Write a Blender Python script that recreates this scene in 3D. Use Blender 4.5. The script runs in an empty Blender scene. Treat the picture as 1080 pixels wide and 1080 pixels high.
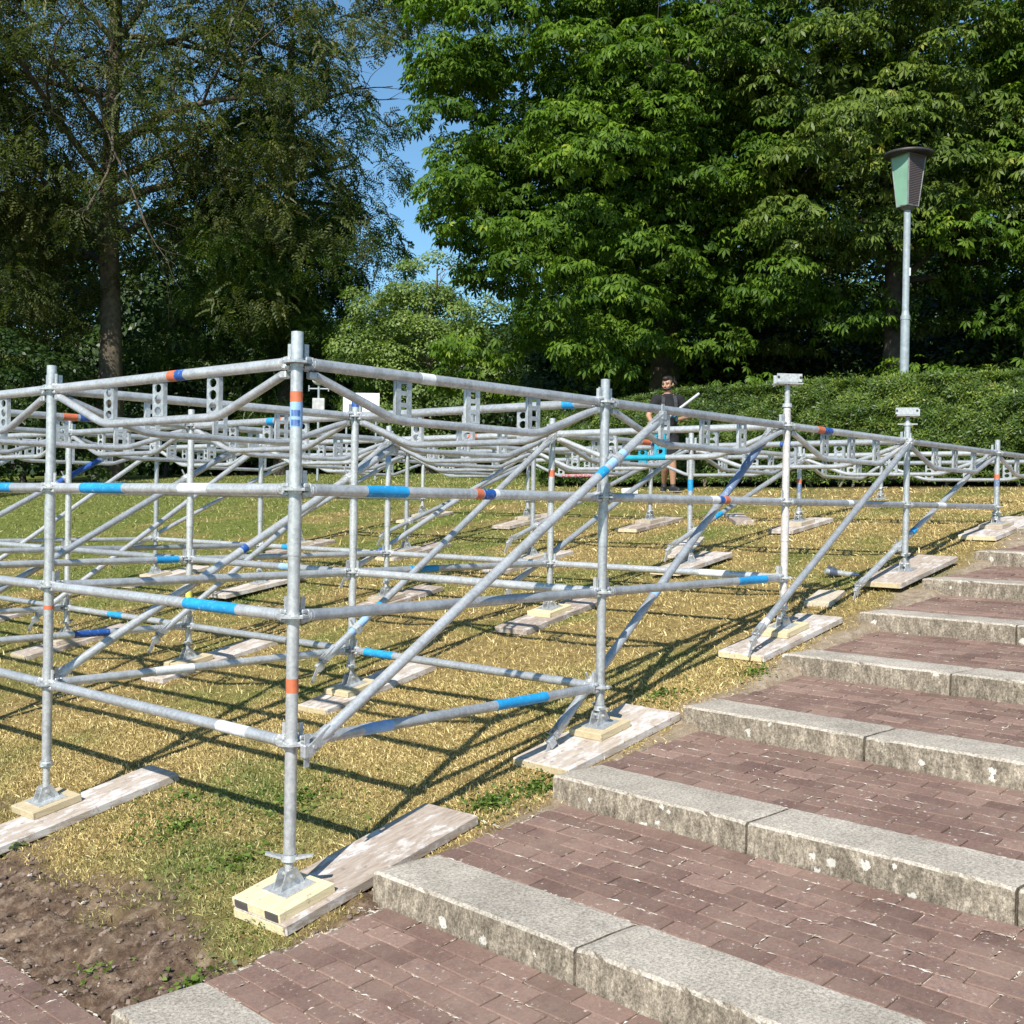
import bpy, math, random
import numpy as np
from mathutils import Vector, Matrix, noise
random.seed(7); RNG = np.random.default_rng(7)
S = bpy.context.scene; COL = S.collection
PI = math.pi
# ------------------------------------------------------------------ mesh helper
class MB:
    def __init__(s): s.v = []; s.f = []; s.sm = []; s.t = []; s.tint = 0.5
    def add(s, vs, fs, smooth=False):
        n = len(s.v); s.v += [tuple(x) for x in vs]; s.f += [tuple(i + n for i in f) for f in fs]
        s.sm += [smooth] * len(fs); s.t += [s.tint] * len(vs)
    def path(s, pts, r, n=12, caps=True):
        pts = [Vector(p) for p in pts]; rs = r if isinstance(r, (list, tuple)) else [r] * len(pts)
        t0 = (pts[1] - pts[0]).normalized()
        a = t0.orthogonal().normalized(); vs = []
        for i, p in enumerate(pts):
            t = (pts[min(i + 1, len(pts) - 1)] - pts[max(i - 1, 0)]).normalized()
            a = (a - t * a.dot(t)).normalized(); b = t.cross(a)
            vs += [p + (a * math.cos(2 * PI * k / n) + b * math.sin(2 * PI * k / n)) * rs[i] for k in range(n)]
        fs = []
        for i in range(len(pts) - 1):
            for k in range(n):
                k2 = (k + 1) % n; fs.append((i * n + k, i * n + k2, (i + 1) * n + k2, (i + 1) * n + k))
        s.add(vs, fs, True)
        if caps:
            s.add(vs[:n], [tuple(reversed(range(n)))]); s.add(vs[-n:], [tuple(range(n))])
    def box(s, c, size, ex=(1, 0, 0), ey=(0, 1, 0), ch=0.0):
        c = Vector(c); ex = Vector(ex).normalized(); ey = Vector(ey); ey = (ey - ex * ey.dot(ex)).normalized(); ez = ex.cross(ey)
        hx, hy, hz = [q / 2 for q in size]
        P = lambda x, y, z: c + ex * x + ey * y + ez * z
        if ch <= 0:
            vs = [P(x, y, z) for z in (-hz, hz) for y in (-hy, hy) for x in (-hx, hx)]
            s.add(vs, [(0, 2, 3, 1), (4, 5, 7, 6), (0, 1, 5, 4), (2, 6, 7, 3), (0, 4, 6, 2), (1, 3, 7, 5)]); return
        rings = []
        for z, d in ((-hz, ch), (-hz + ch, 0), (hz - ch, 0), (hz, ch)):
            rings.append([P(x, y, z) for x, y in ((-hx + d, -hy + ch), (-hx + ch, -hy + d), (hx - ch, -hy + d), (hx - d, -hy + ch), (hx - d, hy - ch), (hx - ch, hy - d), (-hx + ch, hy - d), (-hx + d, hy - ch))])
        vs = sum(rings, []); fs = [tuple(reversed(range(8))), tuple(range(24, 32))]
        for r in range(3):
            for k in range(8):
                fs.append((r * 8 + k, r * 8 + (k + 1) % 8, (r + 1) * 8 + (k + 1) % 8, (r + 1) * 8 + k))
        s.add(vs, fs)
    def sphere(s, c, r, n=14, m=9):
        c = Vector(c); r = Vector(r) if not isinstance(r, (int, float)) else Vector((r, r, r)); vs = []
        for i in range(m + 1):
            th = PI * i / m
            for k in range(n):
                ph = 2 * PI * k / n; vs.append(c + Vector((r.x * math.sin(th) * math.cos(ph), r.y * math.sin(th) * math.sin(ph), r.z * math.cos(th))))
        s.add(vs, [(i * n + k, (i + 1) * n + k, (i + 1) * n + (k + 1) % n, i * n + (k + 1) % n) for i in range(m) for k in range(n)], True)
    def poly(s, pts, th, nrm):      # flat outline with thickness
        nrm = Vector(nrm).normalized() * th / 2; n = len(pts); a = [Vector(p) + nrm for p in pts]; b = [Vector(p) - nrm for p in pts]
        s.add(a + b, [tuple(range(n)), tuple(reversed(range(n, 2 * n)))] + [(i, n + i, n + (i + 1) % n, (i + 1) % n) for i in range(n)])

WP = {}
def obj(name, mb, mat, parent=None, origin=None):
    v = np.array([tuple(x) for x in mb.v], dtype=np.float64)
    if origin is None:
        lo, hi = v.min(0), v.max(0); origin = ((lo[0] + hi[0]) / 2, (lo[1] + hi[1]) / 2, lo[2])
    me = bpy.data.meshes.new(name); me.from_pydata((v - np.array(origin)).tolist(), [], mb.f)
    me.polygons.foreach_set('use_smooth', mb.sm)
    if len(set(mb.t)) > 1:
        at = me.attributes.new('tint', 'FLOAT', 'POINT'); at.data.foreach_set('value', mb.t)
    me.materials.append(mat); me.update()
    o = bpy.data.objects.new(name, me); COL.objects.link(o); place(o, origin, parent); return o
def place(o, origin, parent):
    w = Vector(origin); WP[o.name] = w
    if parent is not None: o.parent = parent; o.location = w - WP[parent.name]
    else: o.location = w
def thing(name, label, cat, loc, group=None):
    o = bpy.data.objects.new(name, None); o.empty_display_size = .2; COL.objects.link(o); place(o, loc, None)
    return tag(o, label, cat, group)
def tag(o, label, cat, group=None, kind=None):
    if label: o['label'] = label
    if cat: o['category'] = cat
    if group: o['group'] = group
    if kind: o['kind'] = kind
    return o
def struct(o): o['kind'] = 'structure'; return o

# ------------------------------------------------------------------ materials
def newmat(name):
    m = bpy.data.materials.new(name); m.use_nodes = True; nt = m.node_tree; b = nt.nodes['Principled BSDF']; return m, nt, b
def N(nt, t, **k):
    n = nt.nodes.new(t)
    for a, v in k.items():
        if a.startswith('i_'): n.inputs[a[2:].replace('_', ' ')].default_value = v
        else: setattr(n, a, v)
    return n
def noise_n(nt, scale, detail=4, rough=.6, vec=None, stretch=None, shift=False):
    n = N(nt, 'ShaderNodeTexNoise'); n.inputs['Scale'].default_value = scale; n.inputs['Detail'].default_value = detail; n.inputs['Roughness'].default_value = rough
    tc = N(nt, 'ShaderNodeTexCoord'); src = tc.outputs['Object']
    if vec is not None: src = vec
    if shift:
        a_ = N(nt, 'ShaderNodeVectorMath', operation='ADD'); m_ = N(nt, 'ShaderNodeMath', operation='MULTIPLY'); m_.inputs[1].default_value = 53.; nt.links.new(N(nt, 'ShaderNodeObjectInfo').outputs['Random'], m_.inputs[0]); nt.links.new(src, a_.inputs[0]); nt.links.new(m_.outputs[0], a_.inputs[1]); src = a_.outputs[0]
    if stretch:
        mp = N(nt, 'ShaderNodeMapping'); mp.inputs['Scale'].default_value = stretch; nt.links.new(src, mp.inputs[0]); src = mp.outputs[0]
    nt.links.new(src, n.inputs['Vector']); return n
def ramp(nt, fac, stops):
    r = N(nt, 'ShaderNodeValToRGB'); e = r.color_ramp.elements
    while len(e) < len(stops): e.new(0.5)
    for i, (p, c) in enumerate(stops): e[i].position = p; e[i].color = (*c, 1) if len(c) == 3 else c
    nt.links.new(fac, r.inputs[0]); return r
def mix(nt, fac, a, b, mode='MIX'):
    m = N(nt, 'ShaderNodeMix', data_type='RGBA', blend_type=mode)
    for k, v in ((0, fac), (6, a), (7, b)):
        if isinstance(v, (int, float)): m.inputs[k].default_value = v
        elif isinstance(v, tuple): m.inputs[k].default_value = (*v, 1)
        else: nt.links.new(v, m.inputs[k])
    return m.outputs[2]
def bump(nt, b, h, strength, dist=.01):
    n = N(nt, 'ShaderNodeBump'); n.inputs['Strength'].default_value = strength; n.inputs['Distance'].default_value = dist
    nt.links.new(h, n.inputs['Height']); nt.links.new(n.outputs[0], b.inputs['Normal'])
def rndnode(nt):
    return N(nt, 'ShaderNodeObjectInfo').outputs['Random']

def mat_steel(name='galvanised_steel', c0=(.36, .37, .37), c1=(.68, .69, .68), metal=.5):
    m, nt, b = newmat(name)
    n1 = noise_n(nt, 9, 5, .65); r1 = ramp(nt, n1.outputs[0], [(.3, c0), (.62, c1)])
    n2 = noise_n(nt, 70, 3, .6); c = mix(nt, .28, r1.outputs[0], ramp(nt, n2.outputs[0], [(.35, (.26, .265, .265)), (.65, (.80, .80, .79))]).outputs[0])
    rn = rndnode(nt); rr = ramp(nt, rn, [(0, (.74, .76, .79)), (1, (1.05, 1.05, 1.05))]); c = mix(nt, 1.0, c, rr.outputs[0], 'MULTIPLY')
    n3 = noise_n(nt, 23, 4, .7); rs = ramp(nt, n3.outputs[0], [(.66, (0, 0, 0)), (.74, (1, 1, 1))])
    c = mix(nt, rs.outputs[0], c, (.42, .38, .33))
    nt.links.new(c, b.inputs['Base Color']); b.inputs['Metallic'].default_value = metal
    rg = ramp(nt, n1.outputs[0], [(.3, (.46, .46, .46)), (.7, (.28, .28, .28))]); nt.links.new(rg.outputs[0], b.inputs['Roughness'])
    bump(nt, b, n2.outputs[0], .15, .002); return m
def mat_paint(name, col, wear=.62):
    m, nt, b = newmat(name); n = noise_n(nt, 42, 6, .8); r = ramp(nt, n.outputs[0], [(wear + .0, (0, 0, 0)), (wear + .05, (.85, .85, .85))])
    g_ = noise_n(nt, 11, 5, .7); col2 = mix(nt, 1.0, col, ramp(nt, g_.outputs[0], [(.3, (.62, .64, .66)), (.65, (1.05, 1.05, 1.05))]).outputs[0], 'MULTIPLY')
    c = mix(nt, r.outputs[0], col2, (.5, .51, .52)); nt.links.new(c, b.inputs['Base Color']); b.inputs['Roughness'].default_value = .5; return m
def mat_wood(name, a, bb, c, white=.0):
    m, nt, b = newmat(name)
    n = noise_n(nt, 6, 6, .65, stretch=(.6, 9, 9)); col = ramp(nt, n.outputs[0], [(.25, a), (.5, bb), (.75, c)]).outputs[0]
    rr = ramp(nt, rndnode(nt), [(0, (.8, .76, .74)), (1, (1.1, 1.08, 1.04))]); col = mix(nt, 1.0, col, rr.outputs[0], 'MULTIPLY')
    if white > 0:
        w = noise_n(nt, 5, 6, .75, stretch=(1, 2.2, 2)); ww = ramp(nt, w.outputs[0], [(.62 - white, (0, 0, 0)), (.70 - white, (1, 1, 1))])
        col = mix(nt, ww.outputs[0], col, (.54, .50, .47))
    d = noise_n(nt, 22, 5, .7); dd = ramp(nt, d.outputs[0], [(.60, (0, 0, 0)), (.72, (1, 1, 1))]); col = mix(nt, dd.outputs[0], col, (.16, .12, .10))
    nt.links.new(col, b.inputs['Base Color']); b.inputs['Roughness'].default_value = .85; bump(nt, b, n.outputs[0], .5, .006); return m
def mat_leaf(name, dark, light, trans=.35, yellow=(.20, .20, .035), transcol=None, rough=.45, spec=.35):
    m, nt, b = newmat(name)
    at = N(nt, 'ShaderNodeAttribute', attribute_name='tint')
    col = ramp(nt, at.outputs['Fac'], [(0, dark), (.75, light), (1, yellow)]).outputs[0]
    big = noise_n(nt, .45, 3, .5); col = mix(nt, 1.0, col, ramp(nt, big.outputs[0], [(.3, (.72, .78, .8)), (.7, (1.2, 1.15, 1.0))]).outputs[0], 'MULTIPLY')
    nt.links.new(col, b.inputs['Base Color']); b.inputs['Roughness'].default_value = rough
    b.inputs['Specular IOR Level'].default_value = spec
    tr = N(nt, 'ShaderNodeBsdfTranslucent'); tc = mix(nt, 1.0, col, (1.5, 1.7, .6), 'MULTIPLY'); nt.links.new(tc, tr.inputs[0])
    ms = N(nt, 'ShaderNodeMixShader'); ms.inputs[0].default_value = trans
    nt.links.new(b.outputs[0], ms.inputs[1]); nt.links.new(tr.outputs[0], ms.inputs[2])
    nt.links.new(ms.outputs[0], nt.nodes['Material Output'].inputs[0]); return m
def mat_plain(name, col, rough=.7, metal=0, nscale=12, var=.25, bumps=.1):
    m, nt, b = newmat(name); n = noise_n(nt, nscale, 4, .6)
    lo = tuple(x * (1 - var) for x in col); hi = tuple(min(1, x * (1 + var)) for x in col)
    r = ramp(nt, n.outputs[0], [(.3, lo), (.7, hi)]); nt.links.new(r.outputs[0], b.inputs['Base Color'])
    b.inputs['Roughness'].default_value = rough; b.inputs['Metallic'].default_value = metal; bump(nt, b, n.outputs[0], bumps, .004); return m

STEEL = mat_steel(); STEEL_D = mat_steel('dull_steel', (.34, .36, .36), (.5, .51, .50), .25)
CONC_STEEL = mat_steel('dusty_steel', (.42, .36, .33), (.64, .59, .55), .2)
CYAN = mat_paint('cyan_paint', (.015, .30, .62), .60); BLUE = mat_paint('blue_paint', (.02, .09, .34), .58); ORANGE = mat_paint('orange_tape', (.60, .16, .07), .66)
WHITE = mat_paint('white_paint', (.74, .75, .75), .64); WORNBLUE_SHADE = mat_paint('shade_tinted_worn_blue', (.15, .20, .31), .58); LBLUE = mat_paint('pale_blue_paint', (.30, .47, .72), .6); TEAL = mat_paint('turquoise_paint', (.02, .34, .48), .66); RED = mat_paint('red_paint', (.42, .10, .10), .5)  # the worn blue has a shadow tint mixed into its colour
BOARD = mat_wood('weathered_board', (.24, .19, .15), (.38, .32, .27), (.50, .44, .38), .10)
BOARD_W = mat_wood('plastered_board', (.30, .245, .20), (.45, .39, .33), (.57, .51, .44), .15)
BLOCK = mat_wood('pale_timber', (.46, .38, .23), (.58, .50, .32), (.64, .56, .38), .0)
PALE_END = mat_wood('pale_timber_grey', (.34, .29, .22), (.46, .40, .31), (.52, .46, .38), .05)

# ------------------------------------------------------------------ terrain
GX = [-40, -.84, -.78, -.10, 0, 2.02, 4.02, 6, 8.08, 10, 12, 14, 20, 30, 60, 120]
GZ = [-1.83, -1.815, -1.80, -1.672, -1.652, -1.282, -.905, -.598, -.232, .015, .22, .4, .8, 1.1, 1.5, 2.0]
def G0(x, y=0.0):
    return float(np.interp(x, GX, GZ)) - .012 * max(0., min(y, 4.))
def dirtmask(x, y):
    n = noise.noise(Vector((x * 2.3, y * 2.3, 0))) * .30 + noise.noise(Vector((x * 7, y * 7, 3))) * .12
    edge = -.16 - .10 * math.sin(y * 1.3) + n - (max(0, .55 - y) * .15)
    m = 1 / (1 + math.exp((x - edge) * 16))
    # trodden margin along the steps
    e2 = -.20 + noise.noise(Vector((x * 1.7, 5, 0))) * .16 + noise.noise(Vector((x * 6, y * 6, 9))) * .07
    m2 = 1 / (1 + math.exp((y - e2) * 28)) if x < 13 else 0
    return max(m, m2)
def G(x, y):
    z = G0(x, y)
    if y < -.62: z -= .45
    elif y < -.36: z -= .45 * ((-.36 - y) / .26)
    d = dirtmask(x, y) if -1.2 < x < 12 and -.6 < y < 6 else 0
    if d > .02 and x < 13:
        k = 1.0 if x < .5 else .16
        q = noise.fractal(Vector((x * 6, y * 6, 1)), .75, 2.1, 6) * .036 - abs(noise.noise(Vector((x * 13, y * 17, 4)))) * .045 + abs(noise.noise(Vector((x * 30, y * 30, 4)))) * .018 + .01
        z += d * k * (q - .006)
    if x < 14: z += noise.noise(Vector((x * .8, y * .8, 7))) * .012
    return z
def axis(segs):
    out = []
    for a, b, st in segs: out += list(np.arange(a, b, st))
    return np.array(out + [segs[-1][1]])
gx = axis([(-40, -1.2, 2.), (-1.2, .6, .022), (.6, 3, .05), (3, 12, .12), (12, 30, .6), (30, 120, 5)])
gy = axis([(-40, -1, 2.5), (-1, 2.6, .024), (2.6, 8, .1), (8, 14, .3), (14, 40, 1.), (40, 110, 5)])
V = []; D = []
for y in gy:
    for x in gx:
        V.append((x, y, G(x, y))); D.append(dirtmask(x, y) if -1.2 < x < 13 and -3 < y < 8 else (1. if x <= -1.2 else 0.))
nx, ny = len(gx), len(gy)
F = [(j * nx + i, j * nx + i + 1, (j + 1) * nx + i + 1, (j + 1) * nx + i) for j in range(ny - 1) for i in range(nx - 1)]
me = bpy.data.meshes.new('ground'); me.from_pydata(V, [], F); me.polygons.foreach_set('use_smooth', [True] * len(F))
at = me.attributes.new('dirt', 'FLOAT', 'POINT'); at.data.foreach_set('value', D)
m, nt, b = newmat('lawn_soil')
gpos = N(nt, 'ShaderNodeTexCoord').outputs['Object']
big = noise_n(nt, .9, 5, .6); mid = noise_n(nt, 9, 6, .7); fine = noise_n(nt, 90, 4, .7)
straw = ramp(nt, mid.outputs[0], [(.3, (.14, .10, .042)), (.5, (.26, .19, .075)), (.7, (.36, .27, .115))]).outputs[0]
green = ramp(nt, mid.outputs[0], [(.3, (.07, .095, .02)), (.7, (.20, .215, .05))]).outputs[0]
sep = N(nt, 'ShaderNodeSeparateXYZ'); nt.links.new(gpos, sep.inputs[0])
my = N(nt, 'ShaderNodeMath', operation='MULTIPLY_ADD'); nt.links.new(sep.outputs['Y'], my.inputs[0]); my.inputs[1].default_value = .021; nt.links.new(big.outputs[0], my.inputs[2])
gm = ramp(nt, my.outputs[0], [(.53, (0, 0, 0)), (.75, (1, 1, 1))]).outputs[0]
gc = mix(nt, gm, straw, green)
dn = noise_n(nt, 14, 7, .75); dirt = ramp(nt, dn.outputs[0], [(.34, (.05, .032, .022)), (.5, (.135, .090, .062)), (.66, (.27, .20, .145))]).outputs[0]
sx_ = N(nt, 'ShaderNodeMapRange'); sx_.inputs[1].default_value = .3; sx_.inputs[2].default_value = 1.6; nt.links.new(sep.outputs['X'], sx_.inputs[0])
dirt = mix(nt, sx_.outputs[0], dirt, ramp(nt, dn.outputs[0], [(.3, (.19, .14, .095)), (.5, (.32, .25, .18)), (.7, (.46, .38, .29))]).outputs[0])
da = N(nt, 'ShaderNodeAttribute', attribute_name='dirt')
c = mix(nt, da.outputs['Fac'], gc, dirt)
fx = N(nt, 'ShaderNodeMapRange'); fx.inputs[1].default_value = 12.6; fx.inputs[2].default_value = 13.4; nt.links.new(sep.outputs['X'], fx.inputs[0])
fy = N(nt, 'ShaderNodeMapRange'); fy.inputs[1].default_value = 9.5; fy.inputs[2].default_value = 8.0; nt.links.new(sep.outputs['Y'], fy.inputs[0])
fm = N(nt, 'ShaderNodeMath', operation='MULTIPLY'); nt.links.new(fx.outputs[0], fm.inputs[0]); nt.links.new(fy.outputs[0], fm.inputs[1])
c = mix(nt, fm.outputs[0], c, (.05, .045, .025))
c = mix(nt, .35, c, ramp(nt, fine.outputs[0], [(.3, (.3, .3, .3)), (.7, (1.3, 1.3, 1.3))]).outputs[0], 'MULTIPLY')
nt.links.new(c, b.inputs['Base Color']); b.inputs['Roughness'].default_value = .95; b.inputs['Specular IOR Level'].default_value = .1
bump(nt, b, fine.outputs[0], .8, .012)
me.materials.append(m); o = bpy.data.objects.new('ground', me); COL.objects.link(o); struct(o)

# ------------------------------------------------------------------ leaf scattering
def scatter(name, pos, zdir, xdir, TV, TF, scale, mat, parent=None, kind=None, tint=None, origin=None):
    pos = np.asarray(pos); n = len(pos)
    z = zdir / np.linalg.norm(zdir, axis=1, keepdims=True)
    x = xdir - (xdir * z).sum(1, keepdims=True) * z; x /= np.linalg.norm(x, axis=1, keepdims=True) + 1e-9
    y = np.cross(z, x); TV = np.asarray(TV, float); M = len(TV)
    scale = np.broadcast_to(np.asarray(scale, float), (n,))
    vv = pos[:, None, :] + scale[:, None, None] * (TV[None, :, 0:1] * x[:, None] + TV[None, :, 1:2] * y[:, None] + TV[None, :, 2:3] * z[:, None])
    if origin is None: origin = tuple(WP[parent.name]) if parent is not None else (0, 0, 0)
    vv = (vv - np.array(origin)).reshape(-1, 3)
    k = len(TF[0]); ff = (np.array(TF)[None] + (np.arange(n) * M)[:, None, None]).reshape(-1)
    me = bpy.data.meshes.new(name); me.vertices.add(len(vv)); me.vertices.foreach_set('co', vv.astype(np.float32).ravel())
    nf = len(ff) // k; me.loops.add(len(ff)); me.loops.foreach_set('vertex_index', ff.astype(np.int32))
    me.polygons.add(nf); me.polygons.foreach_set('loop_start', np.arange(0, len(ff), k, dtype=np.int32)); me.polygons.foreach_set('loop_total', np.full(nf, k, dtype=np.int32))
    me.update(calc_edges=True)
    if tint is None: tint = RNG.random(n)
    a = me.attributes.new('tint', 'FLOAT', 'POINT'); a.data.foreach_set('value', np.repeat(tint, M).astype(np.float32))
    me.materials.append(mat); o = bpy.data.objects.new(name, me); COL.objects.link(o); place(o, origin, parent)
    if kind: o['kind'] = kind
    return o
def rdir(n): v = RNG.normal(size=(n, 3)); return v / np.linalg.norm(v, axis=1, keepdims=True)

# ------------------------------------------------------------------ grass blades
camX, camY = -2.8106, -3.6109
CD = np.array([.751, .660]); CR = np.array([.6603, -.7508])
def lawn_points(n, d0, d1):
    P = []
    while len(P) < n:
        d = math.sqrt(random.uniform(d0 * d0, d1 * d1)); a = random.uniform(-.50, .50) * d
        x = camX + CD[0] * d + CR[0] * a; y = camY + CD[1] * d + CR[1] * a
        if y < -.36 or x < -.84: continue
        if x > 12.7 and y < 8.5: continue
        dm = dirtmask(x, y) if x < 13 and y < 8 else 0
        if random.random() < dm * 1.02: continue
        P.append((x, y, G(x, y)))
    return np.array(P)
m, nt, b = newmat('grass_blades')
big = noise_n(nt, .9, 5, .6); sep = N(nt, 'ShaderNodeSeparateXYZ'); nt.links.new(N(nt, 'ShaderNodeTexCoord').outputs['Object'], sep.inputs[0])
my = N(nt, 'ShaderNodeMath', operation='MULTIPLY_ADD'); nt.links.new(sep.outputs['Y'], my.inputs[0]); my.inputs[1].default_value = .021; nt.links.new(big.outputs[0], my.inputs[2])
edge = N(nt, 'ShaderNodeMapRange'); edge.inputs[1].default_value = 1.6; edge.inputs[2].default_value = -.1; edge.inputs[3].default_value = 0; edge.inputs[4].default_value = .12
nt.links.new(sep.outputs['X'], edge.inputs[0]); ad = N(nt, 'ShaderNodeMath', operation='ADD'); nt.links.new(my.outputs[0], ad.inputs[0]); nt.links.new(edge.outputs[0], ad.inputs[1])
gm = ramp(nt, ad.outputs[0], [(.53, (0, 0, 0)), (.75, (1, 1, 1))]).outputs[0]
at = N(nt, 'ShaderNodeAttribute', attribute_name='tint')
s1 = ramp(nt, at.outputs['Fac'], [(0, (.17, .125, .045)), (.35, (.36, .265, .09)), (.75, (.54, .41, .165)), (1, (.80, .67, .36))]).outputs[0]
s2 = ramp(nt, at.outputs['Fac'], [(0, (.06, .09, .02)), (.5, (.16, .195, .05)), (.85, (.30, .28, .10)), (1, (.52, .46, .24))]).outputs[0]
c = mix(nt, gm, s1, s2); nt.links.new(c, b.inputs['Base Color']); b.inputs['Roughness'].default_value = .7; b.inputs['Specular IOR Level'].default_value = .2
GRASS = m
blade = [(-.09, 0, 0), (.09, 0, 0), (.06, .45, .35), (-.04, 1.0, .5)]
def grass(n, d0, d1, s):
    P = lawn_points(n, d0, d1); k = len(P)
    zd = np.tile([0, 0, 1.], (k, 1)) + RNG.normal(size=(k, 3)) * np.where(RNG.random(k) < .35, 1.3, .5)[:, None]; xd = RNG.normal(size=(k, 3)); xd[:, 2] *= .2
    return P, zd, xd, (RNG.uniform(.5, 1.2, k) + (RNG.random(k) < .04) * RNG.uniform(.3, 1.2, k)) * s
pp = [grass(230000, 3.2, 7.5, .019), grass(230000, 7.5, 14, .026), grass(150000, 14, 36, .045)]
go = scatter('grass', np.concatenate([q[0] for q in pp]), np.concatenate([q[1] for q in pp]), np.concatenate([q[2] for q in pp]), blade, [(0, 1, 2, 3)], np.concatenate([q[3] for q in pp]), GRASS)
tag(go, 'short dry mown grass on the slope beneath the scaffold', 'grass', kind='stuff')
# broad-leaved weeds near the dirt edge and by the second board
WEED = mat_leaf('weed_leaf', (.05, .09, .015), (.13, .20, .04), .25, (.24, .28, .08))
wp = []
for cx, cy, r, n in ((.75, .9, .35, 500), (.25, 1.15, .3, 420), (1.12, -.05, .16, 460), (1.35, -.12, .14, 320), (-.28, 1.75, .09, 90), (.15, .55, .25, 200), (-.52, -.15, .12, 160), (-.68, .25, .1, 60), (.5, 1.5, .4, 240), (2.75, .1, .2, 200), (-.1, -.05, .12, 120), (3.3, -.2, .15, 160)):
    for _ in range(n):
        a = random.uniform(0, 2 * PI); q = abs(random.gauss(0, r * .7)); x, y = cx + q * math.cos(a), cy + q * math.sin(a) * .8
        if y < -.42: continue
        wp.append((x, y, G(x, y) + random.uniform(.004, .03)))
wp = np.array(wp); k = len(wp)
o = scatter('weeds', wp, np.tile([0, 0, 1.], (k, 1)) + RNG.normal(size=(k, 3)) * .5, RNG.normal(size=(k, 3)), [(0, 0, 0), (.35, .3, .1), (1, 0, .0), (.35, -.3, .1)], [(0, 1, 2, 3)], RNG.uniform(.012, .036, k), WEED)
tag(o, 'low green weeds among the dry grass near the paving', 'weeds', kind='stuff')
# clods and pebbles on the bare soil
mb = MB()
for _ in range(2600):
    x = random.uniform(-.82, .15); y = random.uniform(-.3, 4)
    if dirtmask(x, y) < .5: continue
    r = random.choice([.003, .003, .004, .005, .006, .008, .013]) * random.uniform(.6, 1.3); mb.tint = random.random()
    n0 = len(mb.v); mb.sphere((x, y, G(x, y) + r * .3), (r * random.uniform(.8, 1.4), r, r * .75), 6, 4)
    for i in range(n0, len(mb.v)):
        q = Vector(mb.v[i]); mb.v[i] = tuple(q + Vector(noise.noise_vector(q * 90)) * r * .5)
    mb.sm = [False] * len(mb.f)
m, nt, b = newmat('soil_clods'); at = N(nt, 'ShaderNodeAttribute', attribute_name='tint')
nt.links.new(ramp(nt, at.outputs['Fac'], [(0, (.09, .06, .045)), (.8, (.22, .16, .12)), (.97, (.3, .26, .22)), (1, (.5, .46, .4))]).outputs[0], b.inputs['Base Color']); b.inputs['Roughness'].default_value = .95
tag(obj('soil_clods', mb, m, origin=(0, 0, 0)), 'brown crumbs and pebbles on the bare soil patch by the corner', 'soil', kind='stuff')

# ------------------------------------------------------------------ steps and paving
ANG = -.0606; DD = Vector((math.sin(ANG), -math.cos(ANG), 0)); NN = Vector((math.cos(ANG), math.sin(ANG), 0))
def kx(k): return Vector((-2.029 + 1.112 * k, -.288 + .008 * k, -1.857 + .186 * k))
m, nt, b = newmat('granite')
n1 = noise_n(nt, 85, 4, .85, shift=True); n2 = noise_n(nt, 5, 5, .65, shift=True); n3 = noise_n(nt, 24, 6, .85, stretch=(1, 1, .45), shift=True)
c = ramp(nt, n1.outputs[0], [(.36, (.10, .085, .07)), (.47, (.345, .305, .26)), (.60, (.66, .595, .51))]).outputs[0]
c = mix(nt, .40, c, ramp(nt, n2.outputs[0], [(.3, (.27, .24, .20)), (.7, (.50, .455, .39))]).outputs[0])
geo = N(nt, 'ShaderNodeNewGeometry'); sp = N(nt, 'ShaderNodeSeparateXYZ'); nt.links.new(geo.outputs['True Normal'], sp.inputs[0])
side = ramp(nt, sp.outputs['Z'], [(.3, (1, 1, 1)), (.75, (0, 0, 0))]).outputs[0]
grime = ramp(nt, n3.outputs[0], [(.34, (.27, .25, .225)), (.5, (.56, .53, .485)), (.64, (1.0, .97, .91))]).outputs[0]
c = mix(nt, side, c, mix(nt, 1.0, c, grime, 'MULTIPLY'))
vo = N(nt, 'ShaderNodeTexVoronoi'); vo.inputs['Scale'].default_value = 14; tcn = N(nt, 'ShaderNodeTexCoord'); vv = N(nt, 'ShaderNodeVectorMath', operation='ADD'); ov = N(nt, 'ShaderNodeVectorMath', operation='ADD'); oi_ = N(nt, 'ShaderNodeMath', operation='MULTIPLY'); oi_.inputs[1].default_value = 37.; nt.links.new(rndnode(nt), oi_.inputs[0]); nt.links.new(tcn.outputs['Object'], ov.inputs[0]); nt.links.new(oi_.outputs[0], ov.inputs[1])
nw = noise_n(nt, 30, 5, .8); sc = N(nt, 'ShaderNodeVectorMath', operation='SCALE'); sc.inputs['Scale'].default_value = .06; nt.links.new(nw.outputs['Color'], sc.inputs[0]); nt.links.new(ov.outputs[0], vv.inputs[0]); nt.links.new(sc.outputs[0], vv.inputs[1]); nt.links.new(vv.outputs[0], vo.inputs['Vector'])
sz = N(nt, 'ShaderNodeSeparateColor'); nt.links.new(vo.outputs['Color'], sz.inputs[0])
th = N(nt, 'ShaderNodeMapRange'); th.inputs[1].default_value = .50; th.inputs[2].default_value = 1.; th.inputs[3].default_value = 0; th.inputs[4].default_value = .30; nt.links.new(sz.outputs[0], th.inputs[0])
lt = N(nt, 'ShaderNodeMath', operation='LESS_THAN'); mid_l = noise_n(nt, 40, 4, .8); nt.links.new(vo.outputs['Distance'], lt.inputs[0]); nt.links.new(th.outputs[0], lt.inputs[1])
ls = N(nt, 'ShaderNodeMath', operation='MULTIPLY'); nt.links.new(lt.outputs[0], ls.inputs[0])
spk = ramp(nt, n1.outputs[0], [(.36, (0, 0, 0)), (.42, (.85, .85, .85))]); nt.links.new(spk.outputs[0], ls.inputs[1])
lm = N(nt, 'ShaderNodeMath', operation='MULTIPLY'); nt.links.new(ls.outputs[0], lm.inputs[0])
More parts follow.
